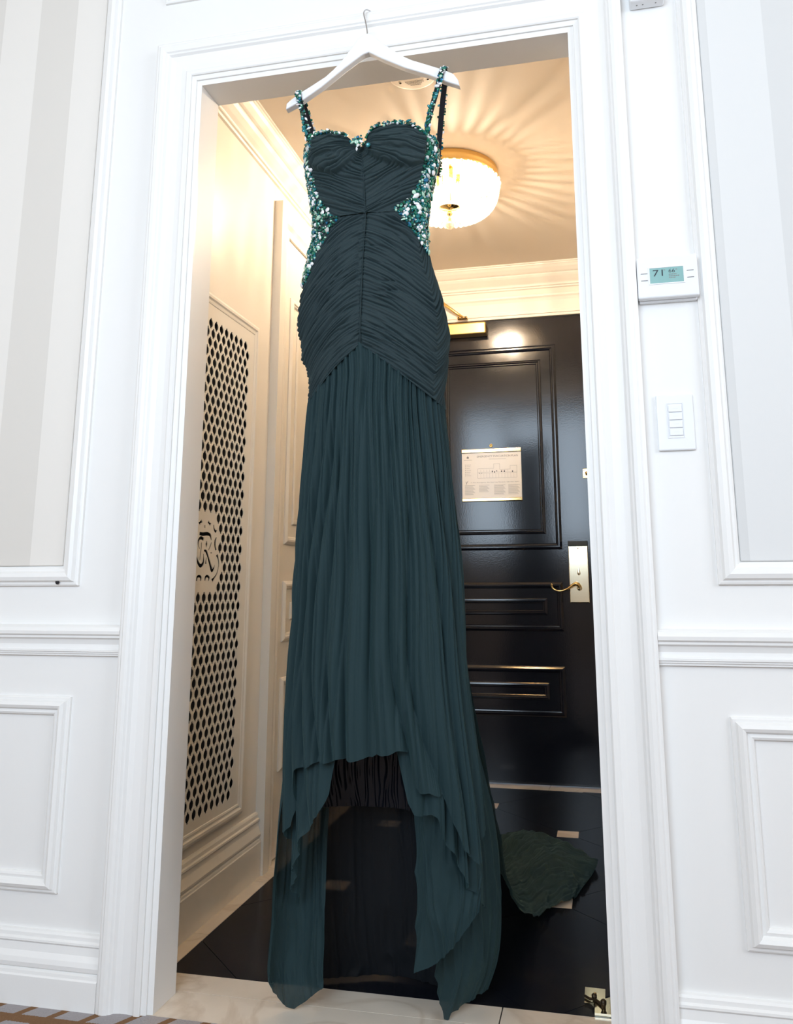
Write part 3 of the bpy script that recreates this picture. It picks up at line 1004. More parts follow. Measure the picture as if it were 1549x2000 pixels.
for x_, z_ in ((0.1540, 1.4950), (0.1778, 1.4950)):
    MB().box(x_, x_ + 0.0032, TY - 0.0007, TY - 0.0005, z_, z_ + 0.0016).build('degree_mark', M['grey_ink'], disp)
for x_, z_ in ((0.1080, 1.4900), (0.1080, 1.4750), (0.2000, 1.4905), (0.2000, 1.4755)):
    bevel_box('button', x_, x_ + 0.0135, TY - 0.0012, TY + 0.002, z_, z_ + 0.0012, M['grey_ink'], th, 0.0003, 1)

kp = empty('wall_keypad', (0.160, WY, 1.1195))
tag(kp, 'white wall keypad with four engraved buttons below the thermostat', 'switch')
pl_ = bevel_box('cover_plate', 0.1240, 0.1963, WY - 0.0075, WY - 0.0003, 1.1195, 1.2350, M['plastic'], kp, 0.003, 3)
frame('button_bezel', (0.1440, 0.1765, 1.1445, 1.2170), [(0, 0), (0, 0.0012), (0.0016, 0.0012), (0.0020, 0.0)], lambda u, v, h: (u, WY - 0.0075 - h, v), M['plastic2'], kp)
for k in range(4):
    z_ = 1.2135 - (k + 1) * 0.0162
    b_ = bevel_box('button', 0.1475, 0.1735, WY - 0.0105, WY - 0.0070, z_ + 0.0008, z_ + 0.0152, M['plastic'], kp, 0.001, 2)
    e_ = MB()
    for i in range(5):
        e_.box(0.1560 + i * 0.0021, 0.1574 + i * 0.0021, WY - 0.01065, WY - 0.0104, z_ + 0.0073, z_ + 0.0087)
    e_.build('engraving', M['plastic2'], b_)['kind'] = 'stuff'

sb = empty('wall_sensor', (0.157, WY, 2.132))
tag(sb, 'small white sensor box high on the wall above the thermostat', 'sensor')
bevel_box('sensor_body', 0.1190, 0.1945, -0.0290, WY - 0.0003, 2.1320, 2.2350, M['plastic'], sb, 0.005, 3)
for x_ in (0.135, 0.148, 0.176):
    lathe('vent_hole', [(0.0, -0.0003), (0.0018, -0.0003), (0.0018, 0.001)], 8, (x_, -0.012, 2.1320), M['grey_ink'], sb)

# ------------------------------------------------------------------ brass floor pivot by the right jamb
fh = empty('floor_hinge', (-0.048, 0.235, 0.0))
tag(fh, 'polished brass floor hinge plates with dark knobs on the threshold corner', 'floor hinge')


def plate(name, pts, z0, z1, mat, par):
    n = len(pts)
    vs = [(x, y, z0) for x, y in pts] + [(x, y, z1) for x, y in pts]
    return fix_normals(mesh_obj(name, vs, [tuple(range(n)), tuple(range(n, 2 * n))] + [(i, (i + 1) % n, n + (i + 1) % n, n + i) for i in range(n)], mat, par))


plate('plate', [(-0.0757, 0.2180), (-0.0570, 0.2230), (-0.0335, 0.2440), (-0.0330, 0.2860), (-0.0755, 0.2870)], 0.0, 0.0045, M['brass_pale'], fh)
plate('plate', [(-0.0545, 0.1790), (-0.0190, 0.1790), (-0.0190, 0.2540), (-0.0300, 0.2440), (-0.0545, 0.2210)], 0.0, 0.0060, M['brass_pale'], fh)
for (x_, y_, r_, h_) in ((-0.0555, 0.2300, 0.0055, 0.018), (-0.0365, 0.2010, 0.0060, 0.022)):
    lathe('pivot_knob', [(r_ * 0.7, 0.004), (r_ * 0.7, h_ * 0.5), (r_, h_ * 0.6), (r_, h_ * 0.9), (r_ * 0.6, h_), (0.0, h_)], 14, (x_, y_, 0), M['bronze'], fh)
vs, fs = tube_verts([(-0.0750, 0.2400, 0.008), (-0.0640, 0.2290, 0.008), (-0.0555, 0.2290, 0.009), (-0.0450, 0.2160, 0.009), (-0.0365, 0.2010, 0.009)], 0.0028, 8)
mesh_obj('linkage', vs, fs, M['bronze'], fh, True)
lathe('screw', [(0.0, 0.0062), (0.003, 0.006), (0.0034, 0.0045)], 10, (-0.0545, 0.2620, 0), M['brass'], fh)

# ------------------------------------------------------------------ hanger
HYC = -0.050
hg = empty('clothes_hanger', (-0.478, HYC, 1.960))
tag(hg, 'white wooden hanger hooked over the door casing, carrying the gown', 'hanger')
top = [(-0.6799, 1.9595), (-0.6790, 1.9741), (-0.6727, 1.9800), (-0.6487, 1.9967), (-0.6170, 2.0130), (-0.5829, 2.0315), (-0.5640, 2.0470), (-0.5454, 2.0649), (-0.5199, 2.0974), (-0.5050, 2.1184), (-0.4900, 2.1285),
       (-0.4800, 2.1295), (-0.4690, 2.1260), (-0.4490, 2.1023), (-0.4155, 2.0727), (-0.3940, 2.0555), (-0.3727, 2.0420), (-0.3364, 2.0245), (-0.3006, 2.0072), (-0.2770, 1.9925), (-0.2666, 1.9760), (-0.2633, 1.9601)]
bot = [(-0.3009, 1.9786), (-0.3366, 1.9996), (-0.3910, 2.0250), (-0.4451, 2.0573), (-0.4640, 2.0700), (-0.4776, 2.0790), (-0.4890, 2.0765), (-0.4976, 2.0720), (-0.5375, 2.0455), (-0.5938, 2.0048), (-0.6424, 1.9756)]
bm = bmesh.new()
vsb = [bm.verts.new((x, HYC - 0.010, z)) for x, z in top + bot]
f_ = bm.faces.new(vsb)
ret = bmesh.ops.extrude_face_region(bm, geom=[f_])
bmesh.ops.translate(bm, verts=[v for v in ret['geom'] if isinstance(v, bmesh.types.BMVert)], vec=(0, 0.020, 0))
bmesh.ops.recalc_face_normals(bm, faces=bm.faces)
ed = [e for e in bm.edges if abs(e.verts[0].co.y - e.verts[1].co.y) < 1e-6]
bmesh.ops.bevel(bm, geom=ed, offset=0.0035, segments=3, profile=0.5, affect='EDGES')
bmesh.ops.triangulate(bm, faces=[f for f in bm.faces if len(f.verts) > 4])
vs = [tuple(v.co) for v in bm.verts]
fs = [tuple(v.index for v in f.verts) for f in bm.faces]
bm.free()
mesh_obj('shoulder_bar', vs, fs, M['hanger'], hg)
hk = smooth_path([(-0.4825, HYC, 2.118), (-0.4845, HYC, 2.145), (-0.4890, HYC + 0.002, 2.170), (-0.4950, HYC + 0.008, 2.193), (-0.4960, HYC + 0.014, 2.2080), (-0.4920, HYC + 0.022, 2.2175), (-0.4860, HYC + 0.030, 2.2185), (-0.4800, HYC + 0.038, 2.2145), (-0.4760, HYC + 0.043, 2.2130)], 6)
vs, fs = tube_verts(hk, 0.0017, 8)
mesh_obj('hook', vs, fs, M['steel'], hg, True)

# ------------------------------------------------------------------ the gown
rng = np.random.default_rng(7)
_T = rng.random((256, 256))


def vnoise(x, y):
    x = np.asarray(x, float); y = np.asarray(y, float)
    xi = np.floor(x).astype(int); yi = np.floor(y).astype(int)
    fx = x - xi; fy = y - yi
    fx = fx * fx * (3 - 2 * fx); fy = fy * fy * (3 - 2 * fy)
    g = lambda a, b: _T[a % 256, b % 256]
    return ((g(xi, yi) * (1 - fx) + g(xi + 1, yi) * fx) * (1 - fy) + (g(xi, yi + 1) * (1 - fx) + g(xi + 1, yi + 1) * fx) * fy) * 2 - 1


def fold(t, p=0.75):
    return np.abs(np.sin(PI * t)) ** p


def mat_chiffon():
    m = bpy.data.materials.new('dark_teal_chiffon')
    m.use_nodes = True
    nt = m.node_tree
    b = nt.nodes['Principled BSDF']
    out = nt.nodes['Material Output']
    b.inputs['Base Color'].default_value = (0.023, 0.038, 0.043, 1)
    b.inputs['Roughness'].default_value = 0.72
    b.inputs['Specular IOR Level'].default_value = 0.2
    b.inputs['Sheen Weight'].default_value = 0.10
    b.inputs['Sheen Tint'].default_value = (0.35, 0.75, 0.78, 1)
    add_bump(nt, b, (1, 1, 1), 0.25, 0.0006, 900, 2)
    tl = nd(nt, 'ShaderNodeBsdfTranslucent')
    tl.inputs['Color'].default_value = (0.03, 0.075, 0.08, 1)
    tr = nd(nt, 'ShaderNodeBsdfTransparent')
    mx = nd(nt, 'ShaderNodeMixShader')
    mx.inputs[0].default_value = TRANSL
    m2 = nd(nt, 'ShaderNodeMixShader')
    m2.inputs[0].default_value = SHEER
    nt.links.new(b.outputs[0], mx.inputs[1])
    nt.links.new(tl.outputs[0], mx.inputs[2])
    nt.links.new(mx.outputs[0], m2.inputs[1])
    nt.links.new(tr.outputs[0], m2.inputs[2])
    nt.links.new(m2.outputs[0], out.inputs['Surface'])
    return m


TRANSL = 0.05
SHEER = 0.0
M['ruched'] = mat_chiffon()
TRANSL = 0.12
SHEER = 0.05
M['chiffon'] = mat_chiffon()
M['chiffon'].node_tree.nodes['Principled BSDF'].inputs['Base Color'].default_value = (0.0185, 0.041, 0.047, 1)
TRANSL = 0.0
SHEER = 0.05
M['shaded_chiffon'] = mat_chiffon()  # gown chiffon in shade: the darkness is put into its colour
_b = M['shaded_chiffon'].node_tree.nodes['Principled BSDF']
_b.inputs['Base Color'].default_value = (0.006, 0.008, 0.011, 1)
_b.inputs['Sheen Weight'].default_value = 0.0
M['lining'] = pmat('black_satin_lining', (0.004, 0.005, 0.008), 0.2, 0.0, 0.3)
M['velvet'] = pmat('black_velvet', (0.006, 0.007, 0.012), 0.9)

ZL = [0.0, 0.113, 0.204, 0.297, 0.392, 0.49, 0.589, 0.691, 0.796, 0.902, 1.011, 1.123, 1.237, 1.265, 1.295, 1.33, 1.379, 1.427, 1.475, 1.524, 1.573, 1.597, 1.635, 1.672, 1.698, 1.738, 1.777, 1.817, 1.857, 1.907]
XLv = [-0.668, -0.668, -0.666, -0.662, -0.660, -0.659, -0.655, -0.649, -0.640, -0.634, -0.630, -0.622, -0.614, -0.609, -0.610, -0.619, -0.633, -0.635, -0.633, -0.623, -0.616, -0.610, -0.605, -0.603, -0.609, -0.617, -0.623, -0.630, -0.631, -0.629]
ZR = [0.0, 0.3, 0.457, 0.507, 0.601, 0.698, 0.797, 0.899, 1.004, 1.111, 1.221, 1.238, 1.277, 1.311, 1.356, 1.402, 1.45, 1.498, 1.546, 1.571, 1.608, 1.644, 1.668, 1.705, 1.742, 1.778, 1.815, 1.864]
XRv = [-0.240, -0.248, -0.256, -0.262, -0.272, -0.281, -0.285, -0.288, -0.295, -0.303, -0.312, -0.313, -0.312, -0.306, -0.301, -0.301, -0.311, -0.323, -0.338, -0.344, -0.350, -0.348, -0.346, -0.342, -0.335, -0.324, -0.321, -0.320]
ZD = [0.0, 0.3, 0.6, 0.9, 1.2, 1.3, 1.4, 1.55, 1.66, 1.75, 1.82, 1.9]
YCv = [0.055, 0.035, 0.010, -0.010, -0.030, -0.035, -0.038, -0.040, -0.040, -0.040, -0.040, -0.040]
DDv = [0.165, 0.150, 0.130, 0.112, 0.100, 0.100, 0.098, 0.078, 0.056, 0.052, 0.050, 0.045]
smz = lambda z, a, b: (np.interp(z, a, b) + np.interp(np.asarray(z) + 0.02, a, b) + np.interp(np.asarray(z) - 0.02, a, b)) / 3


def body(phi, z):
    xl, xr = smz(z, ZL, XLv), smz(z, ZR, XRv)
    yc, d = smz(z, ZD, YCv), smz(z, ZD, DDv)
    xc, w_ = (xl + xr) / 2, (xr - xl) / 2
    s, c = np.sin(phi), np.cos(phi)
    X = xc + w_ * np.sign(s) * np.abs(s) ** 0.92
    Y = yc - d * np.sign(c) * np.abs(c) ** 0.92
    nx, ny = s * d, -c * w_
    l = np.sqrt(nx * nx + ny * ny) + 1e-9
    return X, Y, nx / l, ny / l, xc, w_


def phi_of_x(x, z):
    xl, xr = smz(z, ZL, XLv), smz(z, ZR, XRv)
    s = np.clip((x - (xl + xr) / 2) / ((xr - xl) / 2), -1, 1)
    return np.arcsin(np.sign(s) * np.abs(s) ** (1 / 0.92))


def grid_obj(name, X, Y, Z, mat, parent, wrap=False):
    nv, nu = X.shape
    V = np.stack([X, Y, Z], -1).reshape(-1, 3)
    me = bpy.data.meshes.new(name)
    i = np.arange(nv * nu).reshape(nv, nu)
    if wrap:
        i = np.concatenate([i, i[:, :1]], 1)
    q_ = np.stack([i[:-1, :-1], i[:-1, 1:], i[1:, 1:], i[1:, :-1]], -1).reshape(-1, 4)
    me.vertices.add(len(V)); me.vertices.foreach_set('co', V.ravel().astype(np.float32))
    me.loops.add(q_.size); me.loops.foreach_set('vertex_index', q_.ravel().astype(np.int32))
    me.polygons.add(len(q_))
    me.polygons.foreach_set('loop_start', np.arange(0, q_.size, 4, dtype=np.int32))
    me.polygons.foreach_set('loop_total', np.full(len(q_), 4, dtype=np.int32))
    me.polygons.foreach_set('use_smooth', np.ones(len(q_), dtype=bool))
    me.update(calc_edges=True)
    me.validate()
    me.materials.append(mat)
    o = bpy.data.objects.new(name, me)
    COL.objects.link(o)
    attach(o, parent)
    return o


RIN = [(1.8600, -0.3440), (1.8343, -0.3400), (1.7801, -0.3440), (1.7269, -0.3560), (1.6929, -0.3740), (1.6610, -0.4080), (1.6155, -0.3720), (1.5653, -0.3400), (1.518, -0.3290), (1.4852, -0.3200)]
LIN = [(1.8655, -0.5960), (1.813, -0.6030), (1.7752, -0.6020), (1.7236, -0.5860), (1.6908, -0.5680), (1.6506, -0.5330), (1.6107, -0.5560), (1.5767, -0.5770), (1.5421, -0.5900), (1.51, -0.606)]
iz = lambda t_, z: float(np.interp(-z, [-a for a, b in t_], [b for a, b in t_]))




def bead_zone(X, Z, PH):
    rx = np.interp(-Z, [-a for a, b in RIN], [b for a, b in RIN], left=-0.335, right=-0.2)
    lx = np.interp(-Z, [-a for a, b in LIN], [b for a, b in LIN], left=-0.60, right=-0.9)
    k = np.clip((X - rx) / 0.006 + 0.5, 0, 1) + np.clip((lx - X) / 0.006 + 0.5, 0, 1)
    return np.clip(k, 0, 1)


gown = empty('evening_gown', (-0.47, 0.06, 0.0))
tag(gown, 'dark teal ruched chiffon gown with green jewelled straps and sides, hanging in the doorway', 'dress')

# --- hip: folds run down and outwards from the centre seam
SEAM = -0.4675
nu, nv = 520, 330
ph = np.concatenate([np.linspace(-PI, -1.9, 50, endpoint=False), np.linspace(-1.9, 1.9, nu - 100), np.linspace(1.9, PI, 51)[1:-0 or None][:50]])
PH, VV = np.meshgrid(ph, np.linspace(0, 1, nv))
ZT = 1.6570


def hip_seam(x):
    return 1.3474 - 0.80 * np.abs(x - SEAM) + 0.25 * np.abs(x - SEAM) ** 2


X0, *_ = body(PH, np.full_like(PH, 1.33))
zs_ = hip_seam(X0)
Z = ZT + (zs_ - ZT) * VV
X, Y, NX, NY, XC, WW = body(PH, Z)
dx = np.abs(X - SEAM)
side = np.abs(PH) > 1.12
drop = np.where(PH < 0, 0.42 * dx + 3.0 * dx ** 2, 0.40 * dx + 1.55 * dx ** 2)
over = np.clip(np.abs(PH) - 1.15, 0, 2)
drop = drop - np.where(PH > 0, over * 0.16, over * 0.05)
u_ = Z + drop
sgn = np.where(PH < 0, 37.0, 0.0)
wob = 0.55 * vnoise(dx * 14 + sgn, u_ * 42) + 0.35 * vnoise(dx * 34 + sgn, u_ * 95 + 9)
t1 = u_ / 0.0108 + wob
t2 = u_ / 0.0072 + 1.3 * vnoise(dx * 9 + 3 + sgn, u_ * 30 + 5)
mk = np.clip(0.5 + 0.9 * vnoise(dx * 10 + 50 + sgn, u_ * 60), 0, 1)
t3 = u_ / 0.0205 + 0.9 * vnoise(dx * 8 + 13 + sgn, u_ * 22 + 31) + 0.3 * vnoise(dx * 25 + sgn, u_ * 60)
m3 = np.clip(0.55 + 1.0 * vnoise(dx * 7 + 80 + sgn, u_ * 30 + 3), 0.15, 1)
h = fold(t1) * (0.35 + 0.65 * mk) * 0.0085 + fold(t2) * (1 - 0.6 * mk) * 0.0034 + fold(t3, 0.6) * m3 * 0.0085 - 0.0095
h *= np.clip(np.minimum(VV * 30, 1), 0, 1) * (0.80 + 0.3 * vnoise(X * 22, Z * 22))
h -= 0.0040 * np.exp(-((X - SEAM) / 0.0022) ** 2) * (np.abs(PH) < 1.2)
bz_ = bead_zone(X, Z, PH)
h = h * (1 - bz_) + 0.003 * bz_
HIP = (ph.copy(), zs_[0].copy(), h.copy())
X2, Y2 = X + NX * h, Y + NY * h
grid_obj('hip_wrap', X2, Y2, Z, M['ruched'], gown)

# --- bodice: folds fall towards the seam; two draped cups
NK = [(-0.5919, 1.8652), (-0.56, 1.8609), (-0.5356, 1.8501), (-0.5114, 1.8393), (-0.4937, 1.8260), (-0.4837, 1.8200), (-0.4740, 1.8300), (-0.4600, 1.8470), (-0.446, 1.8557), (-0.4165, 1.8605), (-0.3872, 1.8603), (-0.364, 1.8521), (-0.3524, 1.8431), (-0.3398, 1.8330)]
nkx, nkz = [a for a, b in NK], [b for a, b in NK]
CBX = [-0.64, -0.6024, -0.5765, -0.5461, -0.5223, -0.4987, -0.4836, -0.4776, -0.4455, -0.4046, -0.3699, -0.3492, -0.3376, -0.32]
CBZ = [1.8150, 1.7906, 1.7749, 1.7600, 1.7658, 1.7815, 1.8107, 1.8124, 1.7835, 1.7649, 1.7618, 1.7751, 1.7981, 1.82]
nu, nv = 480, 300
ph = np.concatenate([np.linspace(-PI, -1.8, 40, endpoint=False), np.linspace(-1.8, 1.8, nu - 80), np.linspace(1.8, PI, 41)[1:]])
PH, VV = np.meshgrid(ph, np.linspace(0, 1, nv))
xf, *_ = body(PH, np.full_like(PH, 1.84))
zf = np.interp(xf, nkx, nkz, left=1.858, right=1.838)
bk = np.clip((np.abs(PH) - 1.35) / 0.5, 0, 1)
zt_ = zf * (1 - bk) + 1.80 * bk
ZB = 1.6545
Z = ZB + (zt_ - ZB) * VV
X, Y, NX, NY, XC, WW = body(PH, Z)
frontm = np.clip((1.45 - np.abs(PH)) / 0.35, 0, 1)
sx_ = np.interp(Z, [1.65, 1.674, 1.7355, 1.8107, 1.846], [-0.4690, -0.4716, -0.4757, -0.4830, -0.4845])
dx = np.abs(X - sx_)
sgn = np.where(X < sx_, 21.0, 0.0)
u_ = Z - 0.42 * dx - 0.9 * dx ** 2
wob = 0.55 * vnoise(dx * 16 + sgn, u_ * 45) + 0.3 * vnoise(dx * 36 + sgn, u_ * 100)
t1 = u_ / 0.0088 + wob
mk = np.clip(0.5 + 0.9 * vnoise(dx * 11 + sgn + 60, u_ * 70), 0, 1)
t3 = u_ / 0.0190 + 0.8 * vnoise(dx * 9 + sgn + 17, u_ * 25)
hb = fold(t1) * (0.30 + 0.7 * mk) * 0.0066 + fold(t3, 0.6) * np.clip(0.5 + vnoise(dx * 8 + sgn + 90, u_ * 33), 0.1, 1) * 0.0058 - 0.002
# cups
cb = np.interp(X, CBX, CBZ)
inside = 1 / (1 + np.exp(-(Z - cb) / 0.0016))
ex = np.where(X < sx_, -0.556, -0.408)
bul = np.exp(-(((X - ex) / 0.060) ** 2 + ((Z - 1.812) / 0.050) ** 2))
gx, gz = sx_, 1.822
ang = np.arctan2(Z - (gz + 0.004), np.maximum(dx, 1e-4) + 0.012)
rad_ = np.sqrt(dx ** 2 + (Z - gz) ** 2)
tc_ = ang * 7.2 + rad_ * 16 * np.sin(ang * 2) + 0.6 * vnoise(rad_ * 30 + sgn, ang * 5 + 7) + 0.3 * vnoise(rad_ * 70 + sgn, ang * 12)
hc = (fold(tc_) * 0.75 + 0.6 * fold(tc_ * 0.46 + 0.3, 0.6)) * (0.0078 + 0.0030 * vnoise(rad_ * 25 + 3, ang * 6)) * np.clip(rad_ / 0.03, 0.3, 1)
h = hb * (1 - inside) + (hc + 0.0055) * inside
h += bul * 0.017 * frontm * (0.35 + 0.65 * inside)
h -= 0.0030 * np.exp(-((X - sx_) / 0.0020) ** 2) * (1 - inside) * frontm
h -= 0.016 * np.exp(-((X - sx_) / 0.018) ** 2) * np.clip((Z - 1.80) / 0.03, 0, 1) * frontm
h *= np.clip(frontm + 0.25, 0, 1)
bz_ = bead_zone(X, Z, PH)
h = h * (1 - bz_) + 0.003 * bz_
BOD = (ph.copy(), zt_[0].copy(), h.copy())
BX_, BY_, BZ_ = X + NX * h, Y + NY * h, Z
grid_obj('bodice', BX_, BY_, BZ_, M['ruched'], gown)
# surface samples used to seat the jewels
SX, SY, SZ = BX_.ravel(), BY_.ravel(), BZ_.ravel()

# centre seam piping
pts = [(np.interp(z, [1.345, 1.65, 1.674, 1.7355, 1.808], [SEAM, -0.4690, -0.4716, -0.4757, -0.4825]), z) for z in np.linspace(1.350, 1.806, 60)]
sp3 = []
for x_, z_ in pts:
    p_ = phi_of_x(x_, z_)
    a_, b_, *_r = body(p_, z_)
    sp3.append((float(a_), float(b_) - 0.0010, z_))
vs, fs = tube_verts(sp3, 0.0010, 6)
mesh_obj('center_seam', vs, fs, M['ruched'], gown, True)


# --- skirt layers
def pleats(ph, v, n, amp, seed):
    p = ph * n / (2 * PI)
    w_ = 0.8 * vnoise(p * 0.35 + seed, v * 2.0) + 0.5 * vnoise(p * 0.9 + seed, v * 3.0 + 4)
    a = fold(p + w_, 0.85)
    b = fold(p * 0.43 + 1.2 * vnoise(p * 0.2 + seed + 7, v * 1.5), 0.9)
    c = fold(p * 2.1 + 0.8 * vnoise(p + seed, v * 2), 0.8)
    g = np.clip(v * 2.2, 0, 1)
    return amp * ((0.75 - 0.25 * g) * a + (0.15 + 1.45 * g) * b + 0.35 * (1 - 0.75 * g) * c) - amp * 0.25 * g


def skirt(name, ph0, ph1, hem, nu, nv, inset, n, amp, seed, mat, ztop=None, flare=None):
    ph = np.linspace(ph0, ph1, nu)
    PH, VV = np.meshgrid(ph, np.linspace(0, 1, nv))
    x0, *_ = body(ph, np.full_like(ph, 1.30))
    zt = hip_seam(x0) + 0.004 if ztop is None else np.full_like(ph, ztop)
    zb = hem(ph)
    Z = zt[None, :] + (zb - zt)[None, :] * VV
    X, Y, NX, NY, *_ = body(PH, Z)
    h = pleats(PH, VV, n, amp, seed) - inset
    h += 0.010 * np.clip(VV - 0.3, 0, 1) * vnoise(PH * 1.6 + seed, VV * 1.5)
    X, Y = X + NX * h, Y + NY * h
    if flare is not None:
        dX, dY, dZ = flare(PH, VV, Z)
        X, Y, Z = X + dX, Y + dY, Z + dZ
    return grid_obj(name, X, Y, Z, mat, gown)


def hemA(p):
    return np.interp(p, [-1.75, -1.35, -1.10, -0.95, -0.87, -0.82, -0.62, -0.36, -0.10, 0.09, 0.13, 0.35, 0.44, 0.48, 0.53, 0.68, 0.81, 0.87, 1.0, 1.25, 1.75],
                     [0.42, 0.36, 0.36, 0.39, 0.47, 0.497, 0.508, 0.5235, 0.530, 0.534, 0.5416, 0.5458, 0.5455, 0.489, 0.4717, 0.4666, 0.4665, 0.43, 0.37, 0.33, 0.42]) + 0.003 * np.sin(p * 23)


def hemB(p):
    return np.interp(p, [-1.75, -1.30, -1.08, -0.88, -0.77, -0.60, -0.48, -0.37, -0.27, 0.0, 0.30, 0.40, 0.46, 0.66, 0.73, 0.79, 0.99, 1.15, 1.75],
                     [0.20, 0.27, 0.31, 0.349, 0.3775, 0.397, 0.4256, 0.463, 0.555, 0.58, 0.56, 0.45, 0.429, 0.430, 0.42, 0.385, 0.350, 0.30, 0.22]) + 0.003 * np.sin(p * 19)


skirt('skirt_overlay', -1.75, 1.75, hemA, 560, 200, 0.0125, 58, 0.0110, 11, M['chiffon'])
skirt('skirt_underlayer', -1.75, 1.75, hemB, 420, 160, 0.029, 46, 0.0090, 31, M['chiffon'])


skirt('skirt_back', 1.72, 2 * PI - 1.72, lambda p: np.full_like(p, 0.60), 300, 120, 0.014, 50, 0.0100, 71, M['chiffon'])


# back of the skirt and the side falls
def sheet(name, rows, nu, amp, n, seed, mat, sub=14, crumple=0.0):
    """rows = list of poly-lines (3-D points) from top to hem; each resampled across and smoothed down"""
    R = []
    for r in rows:
        P = np.array([tuple(p) for p in smooth_path(r, 12)], float)
        d = np.concatenate([[0], np.cumsum(np.linalg.norm(np.diff(P, axis=0), axis=1))])
        s = np.linspace(0, d[-1], nu)
        R.append(np.stack([np.interp(s, d, P[:, k]) for k in range(3)], -1))
    R = np.array(R)
    nr = len(rows)
    t = np.linspace(0, nr - 1, (nr - 1) * sub + 1)
    i = np.clip(t.astype(int), 0, nr - 2)
    f = (t - i)[:, None, None]
    P0 = R[np.clip(i - 1, 0, nr - 1)]; P1 = R[i]; P2 = R[i + 1]; P3 = R[np.clip(i + 2, 0, nr - 1)]
    G_ = 0.5 * (2 * P1 + (P2 - P0) * f + (2 * P0 - 5 * P1 + 4 * P2 - P3) * f ** 2 + (3 * P1 - P0 - 3 * P2 + P3) * f ** 3)
    du = np.gradient(G_, axis=1); dv = np.gradient(G_, axis=0)
    N = np.cross(du, dv); N /= np.linalg.norm(N, axis=2, keepdims=True) + 1e-9
    U, V = np.meshgrid(np.linspace(0, 1, nu), t / (nr - 1))
    w_ = 0.8 * vnoise(U * n * 0.35 + seed, V * 3) + 0.4 * vnoise(U * n * 0.9 + seed, V * 6)
    h = amp * (0.7 * fold(U * n + w_, 0.85) + 0.9 * fold(U * n * 0.41 + w_, 0.9) - 0.7)
    h = h + crumple * V * (vnoise(U * 9 + 5, V * 22) + 0.6 * vnoise(U * 21, V * 46 + 8))
    G_ = G_ + N * h[..., None]
    G_[..., 2] = np.maximum(G_[..., 2], 0.002)
    return grid_obj(name, G_[..., 0], G_[..., 1], G_[..., 2], mat, gown)


# left fall: hangs to the threshold and ends in a point
sheet('side_fall', [
    [(-0.636, -0.010, 0.62), (-0.640, 0.040, 0.62), (-0.610, 0.085, 0.62), (-0.570, 0.095, 0.62)],
    [(-0.662, -0.010, 0.45), (-0.668, 0.040, 0.45), (-0.630, 0.080, 0.45), (-0.586, 0.080, 0.45)],
    [(-0.672, -0.005, 0.30), (-0.680, 0.045, 0.30), (-0.640, 0.080, 0.30), (-0.594, 0.075, 0.30)],
    [(-0.680, 0.005, 0.17), (-0.690, 0.050, 0.17), (-0.645, 0.080, 0.17), (-0.594, 0.070, 0.17)],
    [(-0.688, 0.010, 0.085), (-0.697, 0.050, 0.080), (-0.648, 0.080, 0.075), (-0.595, 0.070, 0.075)],
    [(-0.690, 0.030, 0.070), (-0.688, 0.055, 0.035), (-0.661, 0.072, 0.004), (-0.596, 0.078, 0.046)],
], 110, 0.0060, 9, 3, M['chiffon'])
# right falls: a shorter one in front and a longer one behind
sheet('side_fall', [
    [(-0.395, 0.000, 0.60), (-0.350, -0.040, 0.60), (-0.300, -0.010, 0.60), (-0.270, 0.050, 0.60)],
    [(-0.386, 0.000, 0.45), (-0.340, -0.030, 0.45), (-0.285, -0.005, 0.45), (-0.258, 0.045, 0.45)],
    [(-0.384, 0.000, 0.32), (-0.335, -0.025, 0.33), (-0.285, 0.000, 0.34), (-0.262, 0.040, 0.35)],
    [(-0.384, 0.000, 0.22), (-0.335, -0.020, 0.24), (-0.285, 0.000, 0.265), (-0.256, 0.030, 0.285)],
    [(-0.386, 0.000, 0.125), (-0.345, -0.010, 0.145), (-0.300, 0.000, 0.185), (-0.262, 0.015, 0.235)],
], 110, 0.0055, 9, 17, M['chiffon'])
sheet('side_fall', [
    [(-0.380, 0.070, 0.70), (-0.350, 0.050, 0.70), (-0.330, 0.055, 0.70), (-0.315, 0.070, 0.70)],
    [(-0.368, 0.085, 0.36), (-0.325, 0.060, 0.36), (-0.275, 0.080, 0.36), (-0.240, 0.135, 0.36)],
    [(-0.366, 0.085, 0.20), (-0.325, 0.065, 0.20), (-0.275, 0.085, 0.20), (-0.235, 0.150, 0.20)],
    [(-0.364, 0.085, 0.10), (-0.325, 0.072, 0.10), (-0.285, 0.100, 0.10), (-0.245, 0.165, 0.10)],
    [(-0.366, 0.105, 0.050), (-0.348, 0.094, 0.004), (-0.325, 0.118, 0.010), (-0.270, 0.175, 0.030)],
], 110, 0.0060, 8, 41, M['chiffon'])
